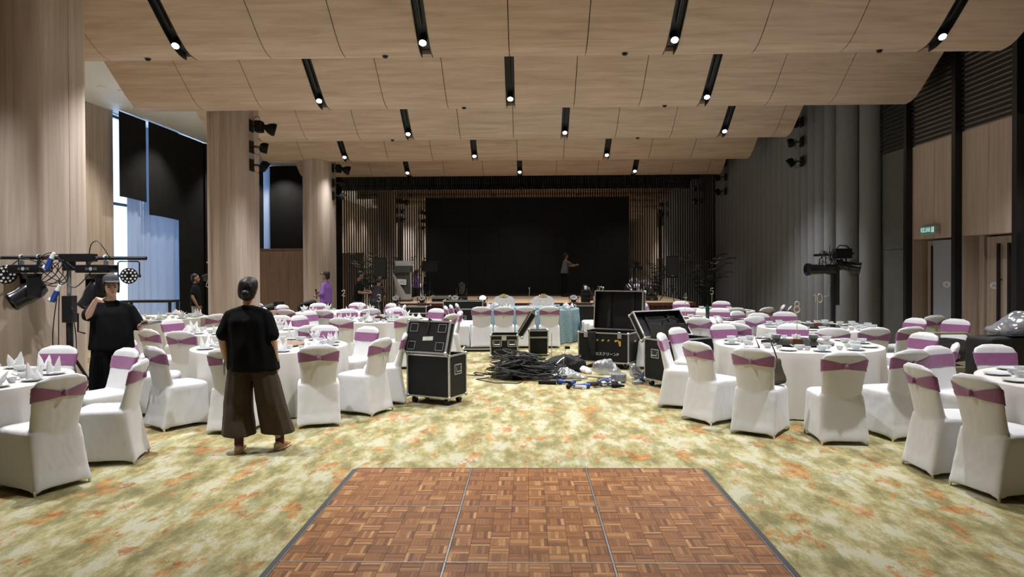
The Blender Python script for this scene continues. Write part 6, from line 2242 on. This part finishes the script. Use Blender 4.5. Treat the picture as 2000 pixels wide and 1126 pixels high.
    # --- shoes
    for s in ('r', 'l'):
        an = V['an_' + s]
        td = Vector((*j['toe_' + s], 0)).normalized()
        mb = MB()
        bx = an.x; by = an.y
        z0 = an.z - 0.085
        mb.hull([((bx - td.x * 0.045, by - td.y * 0.045, z0 + 0.038), (0.034, 0.036, 0.038)), ((bx + td.x * 0.07, by + td.y * 0.07, z0 + 0.030), (0.043, 0.045, 0.030)), ((bx + td.x * 0.145, by + td.y * 0.145, z0 + 0.022), (0.034, 0.036, 0.022))])
        so = remesh(mb, 0.008, 2); so.materials.append(shoe)
        sh = link('shoe', so, t)
        if shoe_trim:
            mb = MB()
            mb.hull([((bx - td.x * 0.045, by - td.y * 0.045, z0 + 0.010), (0.040, 0.042, 0.010)), ((bx + td.x * 0.07, by + td.y * 0.07, z0 + 0.010), (0.048, 0.05, 0.010)), ((bx + td.x * 0.15, by + td.y * 0.15, z0 + 0.010), (0.037, 0.038, 0.010))])
            mb.build('sole', shoe_trim[0], sh, True, 60)
            mb = MB().hull([((bx - td.x * 0.058, by - td.y * 0.058, z0 + 0.055), (0.026, 0.026, 0.028)), ((bx, by, z0 + 0.062), (0.034, 0.036, 0.022))])
            mb.build('heel_collar', shoe_trim[1], sh, True, 60)
            MB().chain([((an.x, an.y, an.z - 0.015), 0.040), ((an.x * 0.98, an.y, an.z + 0.11), 0.043)]).build('sock', shoe_trim[2], t, True, 60)
    # --- hair and cap
    mb = MB()
    if hair == 'bun':
        mb.hull([(hp(0, -0.018, 1.530), (0.090, 0.098, 0.098)), (hp(0, -0.055, 1.46), (0.080, 0.055, 0.055)), (hp(0, 0.02, 1.575), (0.078, 0.065, 0.055))])
        mb.hull([(hp(0, -0.045, 1.43), (0.050, 0.035, 0.03)), (hp(0, -0.05, 1.48), (0.06, 0.04, 0.04))])
        hm = remesh(mb, 0.009, 3, 0.003, 30); hm.materials.append(HAIR); ho = link('hair', hm, t)
        MB().ball(hp(0.012, -0.118, 1.470), 0.040, 14, (1, 0.8, 0.95)).build('hair_bun', HAIR, ho, True)
    else:
        mb.hull([(hp(0, -0.022, 1.548), (0.081, 0.086, 0.082)), (hp(0, -0.055, 1.47), (0.072, 0.042, 0.045))])
        if hair == 'bob':
            for sx in (-1, 1):
                mb.hull([(hp(sx * 0.066, -0.01, 1.54), (0.020, 0.055, 0.03)), (hp(sx * 0.068, -0.012, 1.455), (0.014, 0.036, 0.02))])
            mb.hull([(hp(-0.04, 0.066, 1.560), (0.03, 0.02, 0.014)), (hp(0.045, 0.066, 1.555), (0.03, 0.02, 0.016))])
        hm = remesh(mb, 0.009, 2, 0.003, 30); hm.materials.append(HAIR); link('hair', hm, t)
    if cap:
        mb = MB()
        mb.hull([(hp(0, -0.020, 1.592), (0.082, 0.092, 0.058)), (hp(0, -0.014, 1.560), (0.086, 0.098, 0.012))])
        cm = remesh(mb, 0.008, 2); cm.materials.append(cap[0]); co = link('cap', cm, t)
        mb = MB()
        mb.hull([(hp(-0.058, 0.068, 1.568), (0.012, 0.012, 0.005)), (hp(0.058, 0.068, 1.568), (0.012, 0.012, 0.005)), (hp(-0.04, 0.140, 1.556), (0.02, 0.02, 0.005)), (hp(0.04, 0.140, 1.556), (0.02, 0.02, 0.005))])
        mb.build('brim', cap[0], co, True, 60)
        if len(cap) > 1:
            MB().ball(hp(0, 0.083, 1.590), 0.02, 10, (1, 0.3, 0.7)).build('badge', cap[1], co, True)
    if face:
        for sx in (-1, 1):
            MB().ball(hp(sx * 0.031, 0.0775, 1.503), 0.009, 10, (1.35, 0.55, 0.75)).build('eye', EYE, bo, True)
            MB().hull([(hp(sx * 0.016, 0.081, 1.524), (0.006, 0.004, 0.0028)), (hp(sx * 0.046, 0.070, 1.524), (0.006, 0.004, 0.0025))], 1).build('eyebrow', HAIR, bo, True)
        MB().hull([(hp(-0.014, 0.090, 1.447), (0.005, 0.004, 0.0045)), (hp(0.014, 0.090, 1.447), (0.005, 0.004, 0.0045)), (hp(0, 0.094, 1.447), (0.008, 0.004, 0.006))], 1).build('mouth', LIP, bo, True)
    if collar:
        MB().tube([up((0.062 * cos(a), -0.012 + 0.058 * sin(a), 1.372 + 0.012 * sin(a))) for a in [2 * pi * q / 18 for q in range(19)]], 0.013, 6).build('collar', shirt, t, True)
    t.scale = (k, k, k)
    return t


# woman seen from behind (origin at the floor between her feet)
pw = human('bun-haired person from behind in black tee and wide brown trousers', (-2.56, 6.56, 0), radians(2), 1.63,
           dict(lean=(-0.045, 0.0), sh_r=(0.18, -0.01, 1.30), el_r=(0.185, -0.03, 1.03), wr_r=(0.195, 0.03, 0.815), hd_r=(-0.05, 0.25, -1), pn_r=(-1, 0.2, 0),
                sh_l=(-0.18, -0.01, 1.30), el_l=(-0.285, -0.02, 1.05), wr_l=(-0.285, 0.06, 0.86), hd_l=(0.05, 0.35, -1), pn_l=(1, 0.2, 0),
                hip_r=(0.075, 0, 0.84), hip_l=(-0.125, 0, 0.84), kn_r=(0.145, 0.02, 0.46), an_r=(0.20, 0.10, 0.085), kn_l=(-0.155, 0.02, 0.46), an_l=(-0.14, -0.02, 0.085), toe_r=(0.20, 1), toe_l=(-0.12, 1)),
           SKIN_A, TEE, BROWN_LINEN, mat('orange_trainer', (0.52, 0.27, 0.12), 0.6), 0.006, 'bun', None, False, 0.82, 1.22, 0.745,
           (0.108, 0.135, 0.158), 0.165, (0.45, 0.5), shoe_trim=(mat('cream_sole', (0.62, 0.52, 0.36), 0.7), mat('beige_knit', (0.52, 0.42, 0.34), 0.8), mat('maroon_sock', (0.10, 0.025, 0.02), 0.9)))
pw.children[0].matrix_local = Matrix.Identity(4)
t = thing('phone', 'pale blue cased phone in the left hand of the bun-haired person', 'phone', (-2.56 - 0.325, 6.56 + 0.09, 0.785), radians(20))
MB().box((0, 0, 0), (0.012, 0.075, 0.15), Matrix.Rotation(0.5, 3, 'X'), 0.004).build('case', mat('pale_blue_glass', (0.35, 0.48, 0.72), 0.15), t)
MB().box((0.007, 0, 0), (0.002, 0.070, 0.145), Matrix.Rotation(0.5, 3, 'X')).build('screen', BLACK_GLOSS, t)

# woman in cap facing the camera with a raised hand
CAPG = mat('charcoal_cap', (0.035, 0.037, 0.042), 0.8)
ry = atan2(-0.51, -0.86)
human('capped person in black raising a pointing hand by the light stand', (-4.50, 7.56, 0), ry, 1.64,
      dict(sh_r=(0.185, 0.0, 1.315), el_r=(0.215, 0.14, 1.20), wr_r=(0.145, 0.27, 1.365), hd_r=(-0.45, 0.7, 0.35), pn_r=(0.2, 0.3, -1),
           sh_l=(-0.185, 0.0, 1.30), el_l=(-0.265, 0.0, 1.06), wr_l=(-0.285, 0.20, 1.10), hd_l=(-0.15, 1, 0.1), pn_l=(0, 0, 1),
           an_r=(0.09, 0.03, 0.085), an_l=(-0.13, -0.05, 0.085), toe_r=(0.35, 1), toe_l=(-0.5, 0.9)),
      SKIN_A, TEE, mat('black_trousers', (0.0045, 0.0045, 0.005), 0.9, spec=0.1), mat('black_suede', (0.014, 0.014, 0.015), 0.8), 0.006, 'bob', (CAPG,), True, 0.92, 1.16, 0.83,
      (0.115, 0.12, 0.125), 0.09, (0.55, 0.5), True, head_turn=0.10)
Rw = Matrix.Translation((-4.50, 7.56, 0)) @ Matrix.Rotation(ry, 4, 'Z')
t = thing('clipboard', 'grey tablet held flat by the capped person', 'tablet', Rw @ Vector((-0.36, 0.30, 1.135)), ry)
MB().box((0, 0, 0), (0.22, 0.16, 0.012), Matrix.Rotation(0.15, 3, 'Y'), 0.004).build('shell', mat('grey_tablet', (0.16, 0.16, 0.17), 0.35), t)
MB().box((0, 0, 0.007), (0.20, 0.14, 0.002), Matrix.Rotation(0.15, 3, 'Y')).build('screen', BLACK_GLOSS, t)

# man in purple shirt with microphone (faces left)
PURPLE = mat('purple_shirt', (0.20, 0.085, 0.34), 0.7)
human('person in purple shirt and black cap holding a microphone', (-5.20, 18.15, 0), radians(80), 1.64,
      dict(el_r=(0.23, -0.02, 1.08), wr_r=(0.17, 0.24, 1.06), hd_r=(-0.2, 1, 0.1), pn_r=(-1, 0, 0), el_l=(-0.23, -0.02, 1.07), wr_l=(-0.10, 0.24, 1.00), hd_l=(0.4, 1, 0.1), pn_l=(1, 0, 0)),
      SKIN_B, PURPLE, TEE, BLACK, 0.012, 'short', (mat('black_cap', (0.012, 0.012, 0.013), 0.7), TAGM), True, 1.55, 1.12, 0.80, curls=(0.9, 0.9), collar=True)
Rp = Matrix.Translation((-5.20, 18.15, 0)) @ Matrix.Rotation(radians(80), 4, 'Z')
t = thing('microphone', 'black hand microphone held by the person in purple', 'microphone', Rp @ Vector((0.14, 0.33, 1.00)), 0)
MB().cyl((0, 0, -0.06), (-0.015, 0, 0.14), 0.014, 0.02, 10).build('handle', BLACK, t, True)
MB().ball((-0.018, 0, 0.17), 0.028, 10, (1, 1, 1.2)).build('head', BLACK_METAL, t, True)

# man in black polo by the window table
human('person in black polo and grey trousers beside the window blinds', (-8.0, 16.9, 0), radians(-75), 1.62, dict(wr_r=(0.22, 0.08, 0.84)), SKIN_B, TEE, mat('grey_cotton', (0.32, 0.34, 0.37), 0.85), BLACK, 0.012, 'short', None, True, 0.72, 1.05, 0.83, collar=True)
# two crew members left of the stage
human('crew person in black handling a cable left of the stage', (-4.62, 19.1, 0), radians(-80), 1.66,
      dict(lean=(0, 0.05), el_r=(0.22, 0.06, 1.05), wr_r=(0.16, 0.30, 1.03), hd_r=(-0.2, 1, 0.1), el_l=(-0.22, 0.08, 1.05), wr_l=(-0.14, 0.34, 1.08), hd_l=(0.2, 1, 0.1)),
      SKIN_B, TEE, mat('dark_jeans', (0.018, 0.022, 0.032), 0.85), BLACK, 0.013, 'short', None, True, 0.75, 1.05, 0.84, curls=(0.8, 0.8), head_tilt=-0.35)
human('crew person in black seen from behind, bending beside the lectern', (-4.12, 19.0, 0), radians(-20), 1.50,
      dict(lean=(0.02, 0.16), el_r=(0.22, 0.16, 1.02), wr_r=(0.16, 0.32, 0.88), el_l=(-0.24, 0.14, 1.0), wr_l=(-0.24, 0.22, 0.80)),
      SKIN_B, mat('black_maroon_tee', (0.016, 0.010, 0.012), 0.85), mat('dark_jeans', (0.018, 0.022, 0.032), 0.85), BLACK, 0.013, 'short', None, False, 0.75, 1.05, 0.84, head_tilt=-0.6)
# technician on the stage in front of the screen
human('technician in grey shirt reaching towards the dark screen on stage', (1.22, 24.0, 0.745), radians(-70), 1.48,
      dict(lean=(0, 0.08), el_r=(0.20, 0.22, 1.18), wr_r=(0.16, 0.42, 1.16), hd_r=(0, 1, 0.1), el_l=(-0.22, 0.2, 1.15), wr_l=(-0.16, 0.40, 1.12), hd_l=(0, 1, 0.1)),
      SKIN_B, mat('grey_shirt', (0.07, 0.07, 0.07), 0.85), TEE, BLACK, 0.014, 'short', None, False, 0.8, 1.05, 0.84)

bpy.data.scenes.remove(WORK)
